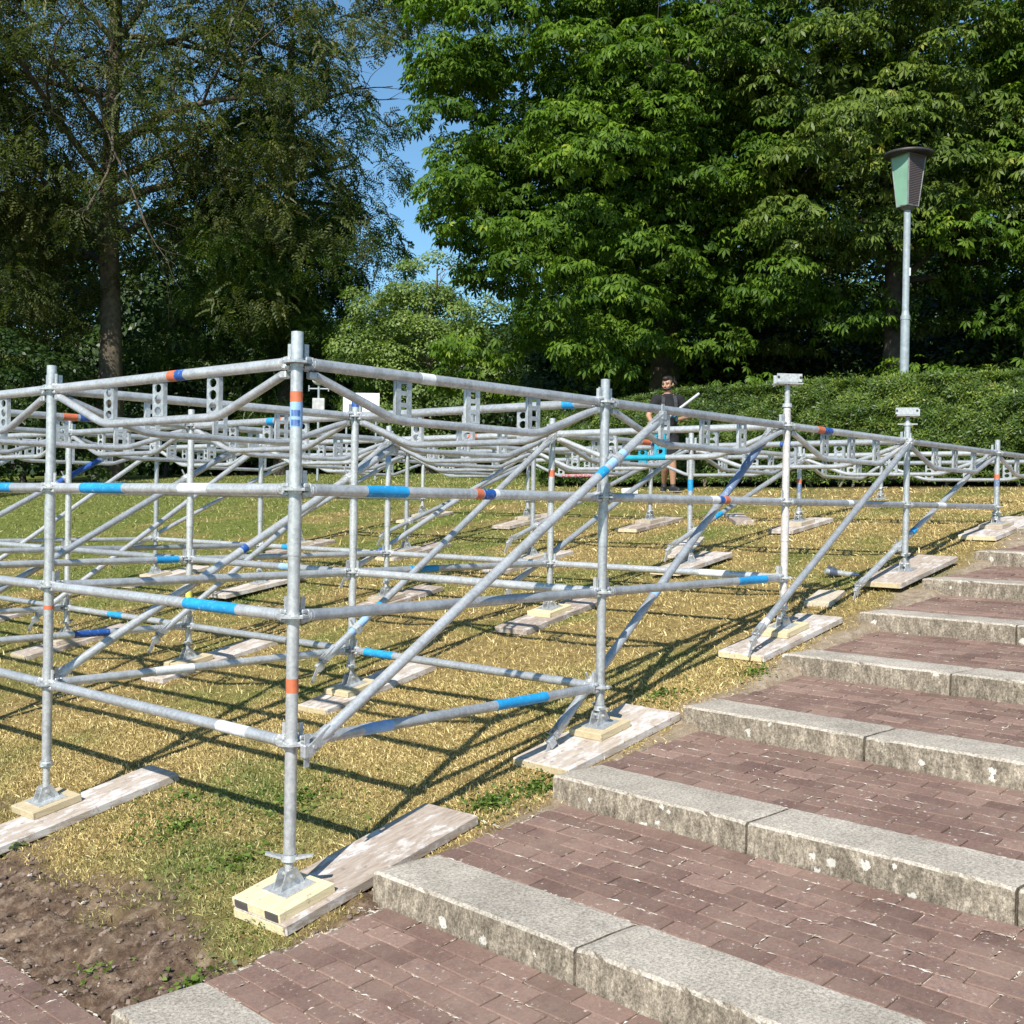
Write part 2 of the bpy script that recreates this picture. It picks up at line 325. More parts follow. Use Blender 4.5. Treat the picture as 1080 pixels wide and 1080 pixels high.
sd2 = ramp(nt, sp.outputs['Z'], [(.3, (1, 1, 1)), (.75, (.12, .12, .12))]); nt.links.new(sd2.outputs[0], lm.inputs[1])
c = mix(nt, lm.outputs[0], c, (.62, .60, .55))
n9 = noise_n(nt, 2.3, 4, .6, shift=True); c = mix(nt, 1.0, c, ramp(nt, n9.outputs[0], [(.35, (.78, .77, .75)), (.62, (1.06, 1.05, 1.03))]).outputs[0], 'MULTIPLY'); nt.links.new(c, b.inputs['Base Color']); b.inputs['Roughness'].default_value = .9; b.inputs['Specular IOR Level'].default_value = .2
mxb = N(nt, 'ShaderNodeMath', operation='MULTIPLY_ADD'); nt.links.new(n1.outputs[0], mxb.inputs[0]); mxb.inputs[1].default_value = .5; nt.links.new(n3.outputs[0], mxb.inputs[2])
bump(nt, b, mxb.outputs[0], .55, .007); GRANITE = m
def kerb_block(mb, c, w, l, h):
    prof = [(-w / 2, -h / 2), (w / 2, -h / 2), (w / 2, h / 2 - .008), (w / 2 - .008, h / 2), (w / 4, h / 2), (0, h / 2), (-w / 4, h / 2), (-w / 2 + .011, h / 2), (-w / 2, h / 2 - .011), (-w / 2, h / 2 - .06)]
    n = max(2, int(l / .03)); vs = []; m_ = len(prof)
    for k in range(n + 1):
        t = -l / 2 + l * k / n; e_ = .006 if k in (0, n) else 0
        for a, (x, z) in enumerate(prof):
            q = c + NN * x + DD * t + Vector((0, 0, z)); nz = noise.noise(q * 9) * .003 + noise.noise(q * 38) * .0022
            if a in (7, 8): nz -= max(0, noise.noise(q * 21 + Vector((5, 1, 2))) - .25) * .022
            if a >= 2: q = q + Vector((0, 0, nz - (e_ if z > h / 2 - .02 else 0))) + NN * (-nz if a in (7, 8, 9) else 0)
            vs.append(q)
    fs = [tuple(range(m_)), tuple(reversed(range(n * m_, n * m_ + m_)))]
    for k in range(n): fs += [(k * m_ + a, (k + 1) * m_ + a, (k + 1) * m_ + (a + 1) % m_, k * m_ + (a + 1) % m_) for a in range(m_)]
    mb.add(vs, fs)
NK = 12; KW = .325; RISE = .122; SLEN = 9.6
for k in range(1, NK + 1):
    mb = MB(); p0 = kx(k); s = 0.; L = 1.06
    first = True
    while s < SLEN:
        ln = L if k > 1 or not first else 1.0
        c = p0 + DD * (s + ln / 2) + NN * (KW / 2) + Vector((0, 0, -.15 + random.uniform(-.002, .002)))
        # subdivided top edges: slightly irregular block
        n0 = len(mb.v)
        kerb_block(mb, c, KW + random.uniform(-.004, .004), ln - .013, .30)
        s += ln; first = False
    struct(obj('granite_step', mb, GRANITE, origin=tuple(p0)))
# brick paving
m, nt, b = newmat('paving_brick')
at = N(nt, 'ShaderNodeAttribute', attribute_name='tint'); n1 = noise_n(nt, 75, 6, .85, shift=True); n2 = noise_n(nt, 3, 4, .6, shift=True)
c = ramp(nt, at.outputs['Fac'], [(0, (.125, .078, .063)), (.5, (.180, .114, .092)), (1, (.250, .165, .133))]).outputs[0]
c = mix(nt, .5, c, ramp(nt, n1.outputs[0], [(.36, (.45, .45, .45)), (.64, (1.55, 1.5, 1.46))]).outputs[0], 'MULTIPLY')
dst = ramp(nt, n2.outputs[0], [(.42, (0, 0, 0)), (.8, (.55, .55, .55))]).outputs[0]; c = mix(nt, dst, c, (.33, .235, .18))
fl = noise_n(nt, 38, 5, .7, shift=True); c = mix(nt, ramp(nt, fl.outputs[0], [(.62, (0, 0, 0)), (.68, (.9, .9, .9))]).outputs[0], c, (.52, .46, .40)); dk = noise_n(nt, 17, 5, .75, shift=True); c = mix(nt, ramp(nt, dk.outputs[0], [(.56, (0, 0, 0)), (.72, (.6, .6, .6))]).outputs[0], c, (.12, .085, .08))
nt.links.new(c, b.inputs['Base Color']); b.inputs['Roughness'].default_value = .85; b.inputs['Specular IOR Level'].default_value = .25; bump(nt, b, n1.outputs[0], .5, .004); BRICK = m
m, nt, b = newmat('joint_sand'); n1 = noise_n(nt, 25, 6, .8)
c = ramp(nt, n1.outputs[0], [(.38, (.07, .05, .038)), (.50, (.20, .15, .11)), (.58, (.60, .53, .44))]).outputs[0]; nt.links.new(c, b.inputs['Base Color']); b.inputs['Roughness'].default_value = 1.; bump(nt, b, n1.outputs[0], .6, .01); SAND = m
joints = []
def brick(mb, c, ex, ey, lx, ly, tz):
    ez = ex.cross(ey); jx, jy = random.gauss(0, .009), random.gauss(0, .014)
    ez = (ez + ex * jx + ey * jy).normalized(); c = c + Vector((0, 0, random.gauss(0, .0012)))
    P = lambda x, y, z: c + ex * x + ey * y + Vector((0, 0, 1)) * z + Vector((0, 0, 1)) * (-(jx * x) - (jy * y))
    hx, hy = lx / 2, ly / 2; i = .0022
    vs = [P(x, y, 0) for x, y in ((-hx + i, -hy + i), (hx - i, -hy + i), (hx - i, hy - i), (-hx + i, hy - i))] + [P(x, y, -.0035) for x, y in ((-hx, -hy), (hx, -hy), (hx, hy), (-hx, hy))] + [P(x, y, -.03) for x, y in ((-hx, -hy), (hx, -hy), (hx, hy), (-hx, hy))]
    fs = [(0, 1, 2, 3)] + [(4 + a, 4 + (a + 1) % 4, (a + 1) % 4, a) for a in range(4)] + [(8 + a, 8 + (a + 1) % 4, 4 + (a + 1) % 4, 4 + a) for a in range(4)]
    mb.tint = min(1, max(0, random.gauss(.5, .22))); mb.add(vs, fs)
def pave(p0, ex, ey, lenx, leny, name='brick_paving'):       # ex across the courses, ey along the bricks
    up = ex.cross(ey)
    mb = MB(); rows = max(1, round(lenx / .102)); rw = lenx / rows
    for r in range(rows):
        off = (-.102 if r % 2 else 0) + random.uniform(-.008, .008); y = off
        while y < leny:
            a = max(y, 0); e = min(y + .206, leny)
            if e - a > .03:
                c = p0 + ex * (rw * (r + .5)) + ey * ((a + e) / 2)
                brick(mb, c, ex, ey, rw - .007, e - a - .007, 0)
                if random.random() < .9: joints.append((p0 + ex * (rw * r) + ey * random.uniform(a, e), ey))
                if random.random() < .35: joints.append((p0 + ex * (rw * (r + random.random())) + ey * e, ex))
            y += .206
    o = struct(obj(name, mb, BRICK, origin=tuple(p0)))
    q = MB(); dz = Vector((0, 0, -.0085)); q.add([p0 + dz, p0 + ex * lenx + dz, p0 + ex * lenx + ey * leny + dz, p0 + ey * leny + dz], [(0, 1, 2, 3)])
    struct(obj('paving_bed', q, SAND, origin=tuple(p0)))
for k in range(1, NK + 1):
    a = kx(k) + NN * (KW + .006) + Vector((0, 0, -.006)); e = kx(k + 1) + Vector((0, 0, -RISE))
    e = kx(k) + NN * ((kx(k + 1) - kx(k)).dot(NN) - .004) + Vector((0, 0, .186 - RISE))
    ex = (e - a); L = ex.length; ex.normalize(); ey = DD.copy()
    if ex.cross(ey).z < 0: pass
    p = a + ey * SLEN; pave(p, ex, -ey, L, SLEN)
# lower path
pave(Vector((-.835, -9.5, -1.795)) , Vector((-1, 0, -.004)).normalized(), Vector((0, 1, 0)), 3.2, 16., 'path')
# tie the winding: path faces flipped upward
# fallen grit in the joints
gp = []; gd = []
for p, d in joints:
    dd = (p - Vector((camX, camY, -.04))).length
    if dd > 13: continue
    for _ in range(random.choice([0, 2, 5, 9, 14] if dd < 7 else [0, 2, 4, 7])):
        q = p + d * random.gauss(0, .05) + Vector((random.gauss(0, .004), random.gauss(0, .004), -.001)); gp.append(tuple(q)); gd.append(tuple(d))
for k in range(1, 9):
    f0 = kx(k + 1) - NN * .0; 
    for _ in range(2200):
        s_ = random.uniform(0, 5) ** 1.0; off = abs(random.gauss(0, .05)) + .006
        if noise.noise(Vector((s_ * 1.1, k * 3.3, 0))) + .25 < random.random() * .6 and s_ > .5: continue
        q = kx(k + 1) + DD * s_ - NN * off; q.z += -RISE - .008 - off * .08; gp.append(tuple(q)); gd.append(tuple(DD))
gp = np.array(gp); gd = np.array(gd); k = len(gp)
m, nt, b = newmat('grit'); at = N(nt, 'ShaderNodeAttribute', attribute_name='tint')
nt.links.new(ramp(nt, at.outputs['Fac'], [(0, (.30, .22, .15)), (.4, (.55, .47, .38)), (1, (.74, .70, .62))]).outputs[0], b.inputs['Base Color']); b.inputs['Roughness'].default_value = .95
o = scatter('grit', gp, np.tile([0, 0, 1.], (k, 1)) + RNG.normal(size=(k, 3)) * .1, gd + RNG.normal(size=(k, 3)) * .18, [(-1, -.12, 0), (-.2, -.30, .12), (1, -.05, 0), (.3, .27, .1)], [(0, 1, 2, 3)], np.abs(RNG.normal(.006, .006, k)) + .003, m)
tag(o, 'pale sandy grit and dry stalks caught in the brick joints of the steps', 'grit', kind='stuff')

# ------------------------------------------------------------------ scaffold
XS = [0, 2.024, 4.02, 6.0, 8.085, 10.12]; YS = [0, 1.994, 3.856, 5.707, 7.6]
TR = .02415; TOP = .5
scaf = thing('scaffold', 'galvanised modular tube scaffold stepping down the grass slope beside the stairs', 'scaffold', (0, 0, G0(0)))
cols = [(i, j) for i in range(5) for j in range(5)] + [(5, 0), (5, 1)]
def baseZ(i, j): return G0(XS[i], YS[j]) + .084
BOT = {}
for i, j in cols:
    bz = baseZ(i, j); BOT[i, j] = bz
def rosette(p, parent):
    mb = MB(); n = 24; ro = []
    for k in range(n):
        a = 2 * PI * k / n; r = .062 * (1 - .10 * (.5 + .5 * math.cos(8 * a + PI)))
        ro.append((p[0] + r * math.cos(a), p[1] + r * math.sin(a)))
    vs = [(x, y, p[2] + .0045) for x, y in ro] + [(x, y, p[2] - .0045) for x, y in ro]
    mb.add(vs, [tuple(range(n)), tuple(reversed(range(n, 2 * n)))] + [(k, n + k, n + (k + 1) % n, (k + 1) % n) for k in range(n)])
    for k in range(8):      # stamped openings shown as recess lips
        a = 2 * PI * (k + .5) / 8; mb.box((p[0] + .041 * math.cos(a), p[1] + .041 * math.sin(a), p[2] + .0055), (.012, .012 if k % 2 else .020, .003), (math.cos(a), math.sin(a), 0), (-math.sin(a), math.cos(a), 0))
    mb.path([(p[0], p[1], p[2] - .016), (p[0], p[1], p[2] + .016)], TR + .0035, 16)
    return obj('rosette', mb, STEEL, parent)
postz = {}
def levels(i, j):
    out = []; z = TOP
    while z > BOT[i, j] + .13: out.append(z); z -= .5
    return out
def band(parent, a, b, f0, f1, mat, r=TR):
    a = Vector(a); b = Vector(b); mb = MB(); mb.path([a.lerp(b, f0), a.lerp(b, f1)], r + .0011, 16); return obj('paint_band', mb, mat, parent)
for i, j in cols:
    x, y = XS[i], YS[j]; bz = BOT[i, j]; lv = levels(i, j)
    pb = bz + (.135 if lv[-1] - bz > .2 else .10)
    if (i, j) == (0, 1): pb = bz + .2
    if (i, j) in ((0, 0),): pb = bz + .13
    mb = MB(); top = TOP + .12; n = 18 if i + j < 4 else 12
    mb.path([(x, y, pb), (x, y, top)], TR, n, True)
    mb.path([(x, y, top - .0), (x, y, top + .001)], TR - .004, n)
    if len(lv) > 2: mb.path([(x, y, -.26), (x, y, -.06 - .0)], TR + .0025, n)     # spigot sleeve
    post = obj('post', mb, CONC_STEEL if (i, j) == (2, 0) else STEEL, scaf)
    for z in lv: rosette((x, y, z), post)
    postz[i, j] = post
    # base jack
    ex = Vector((1, 0, (G0(x + .5, y) - G0(x - .5, y)))).normalized(); ey = Vector((0, 1, 0)); ez = ex.cross(ey)
    B = Vector((x, y, bz))
    mb = MB(); mb.box(B + ez * .003, (.15, .15, .006), ex, ey); jack = obj('base_jack', mb, STEEL, scaf)
    mb = MB()
    for sgn in (-1, 1):
        yy = ey * (.024 * sgn)
        mb.poly([B + yy + ex * -.06 + ez * .006, B + yy + ex * .06 + ez * .006, B + yy + ex * .03 + ez * .075, B + yy + ex * -.02 + ez * .075], .005, ey)
    mb.path([B + ez * .05 - ey * .04, B + ez * .05 + ey * .04], .009, 8)
    obj('swivel_bracket', mb, STEEL, jack)
    mb = MB(); zz = bz + .03; pts = []; rr = []; k = 0
    while zz < pb + .02:
        pts.append((x, y, zz)); rr.append(.0165 if k % 2 else .0195); zz += .005; k += 1
    mb.path(pts, rr, 12); obj('spindle', mb, STEEL, jack)
    mb = MB(); mb.path([(x, y, pb - .026), (x, y, pb - .002)], [.034, .030], 14); a = random.uniform(.5, 1.1) if (i, j) != (0, 0) else -.9
    for sgn in (-1, 1):
        d = Vector((math.cos(a), math.sin(a), 0)) * sgn; q = Vector((-d.y, d.x, 0)); c = Vector((x, y, pb - .014))
        mb.poly([c + d * .028 + q * .018, c + d * .028 - q * .018, c + d * .095 - q * .010 + Vector((0, 0, .012)), c + d * .095 + q * .010 + Vector((0, 0, .012))], .010, (0, 0, 1))
    obj('wing_nut', mb, STEEL, jack)
def pp_(i, j, z): return Vector((XS[i], YS[j], z))
def wedge(mb, c, d):
    q = Vector((-d.y, d.x, 0)); Z_ = Vector((0, 0, 1))
    mb.box(c + d * .070, (.024, .034, .052), d, q, .008)
    for s_ in (-1, 1): mb.box(c + d * .046 + Z_ * (.0165 * s_), (.034, .036, .020), d, q, .006)
    mb.path([c + d * .068, c + d * .090], [.020, .0255], 12)
    mb.box(c + d * .046 + Vector((0, 0, .022)), (.020, .0055, .108), d + Vector((0, 0, .0)), q)
def ledger(A, Bp, bands=(), mat=None, head=True):
    d = (Bp - A).normalized(); mb = MB(); mb.path([A + d * .075, Bp - d * .075], TR, 16); o = obj('ledger', mb, mat or STEEL, scaf)
    if head:
        for c, dd in ((A, d), (Bp, -d)):
            w = MB(); wedge(w, c, dd); obj('wedge_head', w, STEEL, o)
    for f0, f1, mt in bands: band(o, A, Bp, f0, f1, mt)
    return o
def smoothbend(A, pts, k=5):
    out = [pts[0]]
    for i in range(1, len(pts) - 1):
        a, b, c = pts[i - 1], pts[i], pts[i + 1]; u = (a - b).normalized(); w = (c - b).normalized(); L = .07
        for t in range(k + 1):
            s = t / k; out.append((b + u * L) * (1 - s) ** 2 + b * 2 * s * (1 - s) + (b + w * L) * s ** 2)
    out.append(pts[-1]); return out
def perf_plate(mb, c, d, w, h, sq=False):        # perforated connector plate standing in the truss plane
    q = Vector((-d.y, d.x, 0)); up = Vector((0, 0, 1)); th = .005; K = 12
    ch = h / 3
    for cell in range(3):
        cz = -h / 2 + ch * (cell + .5); hr = (w * .31, ch * (.42 if cell == 1 else .38)) if not sq else (w * .20, ch * .30)
        outer = []; inner = []
        for k in range(K):
            a = 2 * PI * (k + .5) / K; ca, sa = math.cos(a), math.sin(a); m_ = max(abs(ca), abs(sa))
            outer.append((w / 2 * ca / m_, cz + ch / 2 * sa / m_)); inner.append((hr[0] * ca / (m_ if sq else 1), cz + hr[1] * sa / (m_ if sq else 1)))
        # square corners
        for s in (1, -1):
            off = q * (th / 2 * s)
            vs = [c + d * a + up * z + off for a, z in outer] + [c + d * a + up * z + off for a, z in inner]
            fs = [(k, (k + 1) % K, K + (k + 1) % K, K + k) for k in range(K)]
            if s < 0: fs = [tuple(reversed(f)) for f in fs]
            mb.add(vs, fs)
        vi = [c + d * a + up * z + q * (th / 2) for a, z in inner] + [c + d * a + up * z - q * (th / 2) for a, z in inner]
        mb.add(vi, [(k, (k + 1) % K, K + (k + 1) % K, K + k) for k in range(K)])
    for s in (1, -1):
        mb.box(c + d * (w / 2 * s) + q * (.008 if abs(d.x) > .5 else -.008), (.004, .018, h), d, q)
def truss(A, Bp, bands=(), mats={}, mat=None):
    d = (Bp - A).normalized(); L = (Bp - A).length; Z = Vector((0, 0, 1)); n = 14
    mb = MB(); mb.path([A + d * .075, Bp - d * .075], TR, 16); o = obj('truss_ledger', mb, mat or STEEL, scaf)
    lo = MB(); lo.path(smoothbend(A, [A + d * .09 - Z * .045, A + d * (.265 * L) - Z * .195, A + d * (.735 * L) - Z * .195, Bp - d * .09 - Z * .045]), .0190, 12)
    obj('lower_chord', lo, mats.get('low', mat or STEEL), o)
    for k, f in enumerate((.285, .5, .715)):
        pm = MB(); perf_plate(pm, A + d * (f * L) - Z * .099, d, .088, .152, abs(d.x) > .5); obj('perforated_plate', pm, mats.get(k, STEEL), o)
    for c, dd in ((A, d), (Bp, -d)):
        w = MB(); wedge(w, c, dd); w.box(c + dd * .075 - Z * .045, (.04, .03, .03), dd, Vector((-dd.y, dd.x, 0)), .005); obj('wedge_head', w, STEEL, o)
    for f0, f1, mt in bands: band(o, A, Bp, f0, f1, mt)
    return o
TB = {('y', 0, 0): [(.387, .42, BLUE), (.421, .45, ORANGE)], ('x', 0, 0): [(.33, .37, WHITE)], ('x', 2, 0): [(.21, .26, ORANGE), (.262, .32, BLUE)], ('y', 1, 1): [(.4, .44, ORANGE), (.45, .49, CYAN)],
      ('x', 1, 1): [(.24, .29, BLUE), (.295, .34, ORANGE)], ('y', 1, 0): [(.1, .14, CYAN)], ('y', 2, 1): [(.42, .47, ORANGE), (.48, .53, CYAN)], ('x', 0, 2): [(.5, .55, ORANGE), (.56, .60, BLUE)], ('y', 3, 0): [(.5, .55, BLUE)], ('x', 2, 1): [(.6, .66, ORANGE), (.67, .73, BLUE)]}
ALLT = [('x', i, j) for i in range(4) for j in range(5)] + [('y', i, j) for i in range(5) for j in range(4)] + [('x', 4, 0), ('x', 4, 1), ('y', 5, 0)]
for ax, i, j in ALLT:
    A = pp_(i, j, TOP); Bp = pp_(i + 1, j, TOP) if ax == 'x' else pp_(i, j + 1, TOP)
    mats = {}
    if (ax, i, j) == ('y', 2, 0): mats = {1: TEAL}
    if (ax, i, j) == ('y', 3, 1): mats = {0: TEAL}
    tr = truss(A, Bp, TB.get((ax, i, j), ()), mats)
    dz = Vector((0, 0, .195))
    if (ax, i, j) == ('y', 2, 0): band(tr, A - dz, Bp - dz, .47, .71, TEAL, .019)
    if (ax, i, j) == ('y', 4, 2): band(tr, A - dz, Bp - dz, .45, .70, RED, .019)
LB = {('y', 0, 0, 0): [(.637, .832, CYAN), (.29, .40, WHITE)], ('y', 0, 1, 0): [(.22, .48, CYAN)], ('y', 0, 0, -.5): [(.181, .374, CYAN)], ('y', 0, 0, -1): [(.139, .243, WHITE)],
      ('x', 0, 0, 0): [(.18, .295, CYAN), (.508, .531, ORANGE), (.534, .57, BLUE), (.573, .585, WHITE)], ('x', 0, 0, -1): [(.183, .262, LBLUE), (.592, .776, CYAN)], ('x', 1, 0, -.5): [(.696, .874, CYAN)],
      ('x', 1, 0, 0): [(.53, .57, WHITE), (.575, .60, BLUE), (.605, .63, ORANGE)], ('y', 1, 0, -1): [(.93, .8, CYAN)], ('x', 0, 1, -1): [(.3, .42, WHITE)], ('x', 0, 2, -1): [(.55, .68, BLUE)], ('x', 1, 1, -.5): [(.25, .38, CYAN)],
      ('y', 2, 0, -.5): [(.2, .32, WHITE)], ('x', 0, 2, -.5): [(.86, .95, CYAN)], ('y', 1, 1, -.5): [(.3, .4, LBLUE)], ('x', 2, 0, 0): [(.46, .50, WHITE)], ('x', 3, 0, 0): [(.3, .38, WHITE)], ('y', 1, 2, -1): [(.5, .62, CYAN)], ('y', 2, 2, -.5): [(.7, .8, CYAN)]}
for z, imax in ((-.5, 2), (-1., 1)):
    for j in range(5):
        for i in range(imax):
            ledger(pp_(i, j, z), pp_(i + 1, j, z), LB.get(('x', i, j, z), ()))
    for i in range(imax + 1):
        for j in range(4):
            ledger(pp_(i, j, z), pp_(i, j + 1, z), LB.get(('y', i, j, z), ()))
for j in range(4): ledger(pp_(0, j, 0), pp_(0, j + 1, 0), LB.get(('y', 0, j, 0), ()))
for i in range(4): ledger(pp_(i, 0, 0), pp_(i + 1, 0, 0), LB.get(('x', i, 0, 0), ()))
for i in range(4): ledger(pp_(i, 4, 0), pp_(i + 1, 4, 0))
# braces
def brace(A, Bp, bands=(), loose=False, mat=None, coupler=None):
    A = Vector(A); Bp = Vector(Bp); d = (Bp - A).normalized(); L = (Bp - A).length
    mb = MB(); mb.path([A + d * .05, A + d * .10, Bp - d * .10, Bp - d * .05], [.017, .0235, .0235, .017], 16); o = obj('diagonal_brace', mb, mat or STEEL, scaf)
    q = d.cross(Vector((0, 1, 0))).normalized(); yv = Vector((0, 1, 0))
    for c, dd in ((A, d), (Bp, -d)):
        w = MB()
        for s in (-1, 1):
            w.poly([c + yv * (.013 * s) + dd * .12 + q * .024, c + yv * (.013 * s) + dd * .12 - q * .024, c + yv * (.016 * s) - q * .021 - dd * .01, c + yv * (.016 * s) + q * .021 - dd * .01], .006, yv)
        w.path([c - yv * .024 + dd * .015, c + yv * .024 + dd * .015], .009, 8)
        if loose and c == A:     # fork head hanging from its pin
            h = c + Vector((-.02, 0, -.035)); w.box(h, (.05, .03, .055), (.8, 0, .5), yv, .005); w.box(h + Vector((-.035, 0, -.05)), (.10, .006, .024), (.45, 0, .85), yv)
        else:
            h = c - dd * .015; w.box(h, (.045, .03, .055), Vector((dd.x, dd.y, 0)), Vector((0, 1, 0)), .005); w.box(h + Vector((0, 0, .0)), (.024, .0055, .13), (1, 0, 0), yv)
        obj('fork_head', w, STEEL, o)
    for f0, f1, mt in bands: band(o, A, Bp, f0, f1, mt, .0238)
    if coupler is not None:
        w = MB(); c = A.lerp(Bp, coupler); w.path([c - d * .024, c + d * .024], .032, 12); w.box(c + Vector((0, .03 if A.y < .0 else -.03, 0)), (.05, .03, .05), d, yv, .006); w.path([c + q * .03, c + q * .075], .006, 6); obj('coupler', w, STEEL_D, o)
    return o
for j in range(5):
    y = YS[j]
    if j == 0:
        brace((.03, -.075, -1.015), (2.443, -.075, .447), [(.80, .855, LBLUE), (.765, .79, CYAN)], coupler=.83)
        brace((1.737, .075, -1.225), (3.92, .075, .447), [(.72, .96, WORNBLUE_SHADE), (.40, .43, LBLUE)], True, coupler=.14)  # long upper band: worn blue paint plus the brace's shadow tint, in one colour
        brace((3.52, -.075, -.835), (5.9, -.065, .485), [(.04, .06, WHITE)], True)
        brace((5.311, .075, -.62), (8.018, .075, .452), [(.36, .39, CYAN)], True, coupler=.26)
    else:
        brace((.03, y + .055, -1.0), (2.43, y + .055, .33), [(.80, .96, BLUE)] if j == 3 else ([(.49, .505, BLUE)] if j == 1 else []), coupler=.83)
        brace((1.744, y - .05, -1.04), (3.965, y - .05, .47), [(.10, .16, LBLUE), (.19, .215, CYAN)] if j == 1 else [], True, coupler=.12)
        brace((3.62, y + .055, -.66), (5.95, y + .055, .46), [(.12, .2, BLUE)] if j == 2 else [], True)
        if j < 4: brace((5.6, y - .055, -.40), (8.02, y - .055, .45), [(.3, .35, CYAN)] if j == 1 else [], True, coupler=.16)
# bands on posts
def pband(i, j, z0, z1, mat): band(postz[i, j], (XS[i], YS[j], z0), (XS[i], YS[j], z1), 0, 1, mat)
pband(0, 0, .345, .385, ORANGE); pband(0, 0, .245, .343, LBLUE); pband(0, 0, -.80, -.745, ORANGE)
pband(1, 1, .56, .62, BLUE); pband(4, 0, .26, .30, ORANGE); pband(4, 0, .19, .255, WORNBLUE_SHADE); pband(2, 1, .17, .22, ORANGE); pband(3, 1, .1, .2, CYAN); pband(4, 1, .22, .26, ORANGE); pband(4, 1, .12, .21, WORNBLUE_SHADE); pband(1, 2, -.82, -.74, mat_paint('yellow_tape', (.75, .66, .12)))
pband(0, 1, -.62, -.60, ORANGE); pband(2, 2, .3, .42, LBLUE)
# small name strip printed on the corner post tape
mb = MB()
for k in range(7):
    a = PI * 1.25 + (k - 3) * .20
    for r in range(2):
        z = .262 + r * .038; c = Vector((math.cos(a) * (TR + .0018), math.sin(a) * (TR + .0018), z)); mb.box(c, (.002, .0025, .024), (math.cos(a), math.sin(a), 0), (-math.sin(a), math.cos(a), 0))
obj('printed_marks', mb, BLUE, postz[0, 0])
# head jacks with U heads on two posts of the step-side row
for i, zt, rot in ((2, .775, .12), (3, .700, -.25)):
    x, y = XS[i], YS[0]; mb = MB(); pts = []; rr = []; z = TOP + .05; k = 0
    while z < zt: pts.append((x, y, z)); rr.append(.0165 if k % 2 else .0195); z += .005; k += 1
    mb.path(pts, rr, 12); hj = obj('head_jack', mb, STEEL_D, scaf)
    mb = MB(); c = Vector((x, y, zt)); ex = Vector((math.cos(-.84 + rot), math.sin(-.84 + rot), 0)); ey = Vector((-ex.y, ex.x, 0)); up = Vector((0, 0, 1))
    mb.box(c, (.17, .12, .008), ex, ey)
    for s in (-1, 1):
        mb.box(c + ey * (.065 * s) + up * .034 + ex * (.012 * s), (.17, .006, .052), ex, ey)
        for h in (-1, 1): pass
    u = obj('fork_plate', mb, STEEL_D, hj)
    mb = MB()
    for h in (-1, 1):
        p = c - ey * .069 + up * .036 + ex * (.075 * h - .012); mb.path([p, p - ey * .002], .009, 12)
    obj('bolt_hole_shade', mb, mat_plain('hole_shade', (.03, .03, .03)), u)  # flat dark discs paint the shade inside the holes
    mb = MB(); mb.path([(x, y, TOP + .122), (x, y, TOP + .145)], [.033, .030], 14)
    for s in (-1, 1):
        if i == 3: mb.box(c + Vector((0, 0, TOP + .134 - zt)) + ex * (.05 * s), (.05, .026, .01), ex, ey, .002)
    obj('wing_nut', mb, STEEL_D, hj)

# ------------------------------------------------------------------ timber pads
ordn = ['lowest', 'second', 'third', 'fourth', 'fifth', 'sixth']
rown = ['the row beside the steps', 'the second row from the steps', 'the third row from the steps', 'the fourth row from the steps', 'the fifth row from the steps']
def frame_at(x, y):
    s = (G0(x + .4, y) - G0(x - .4, y)) / .8
    ex = Vector((1, 0, s)).normalized(); return ex
spec = {(0, 0): (-.178, .92, -.17, .15, 'B'), (0, 1): (-.42, .62, -.25, .02, 'W'), (1, 0): (-.50, .42, -.21, .17, 'W'), (2, 0): (-.55, .50, -.17, .16, 'W'), (3, 0): (-.47, .62, -.18, .17, 'B'), (4, 0): (-.5, .55, -.19, .15, 'W'), (1, 1): (-.35, .65, -.14, .14, 'W'), (2, 1): (-.5, .5, -.15, .15, 'B'), (1, 2): (-.35, .75, -.15, .12, 'W')}
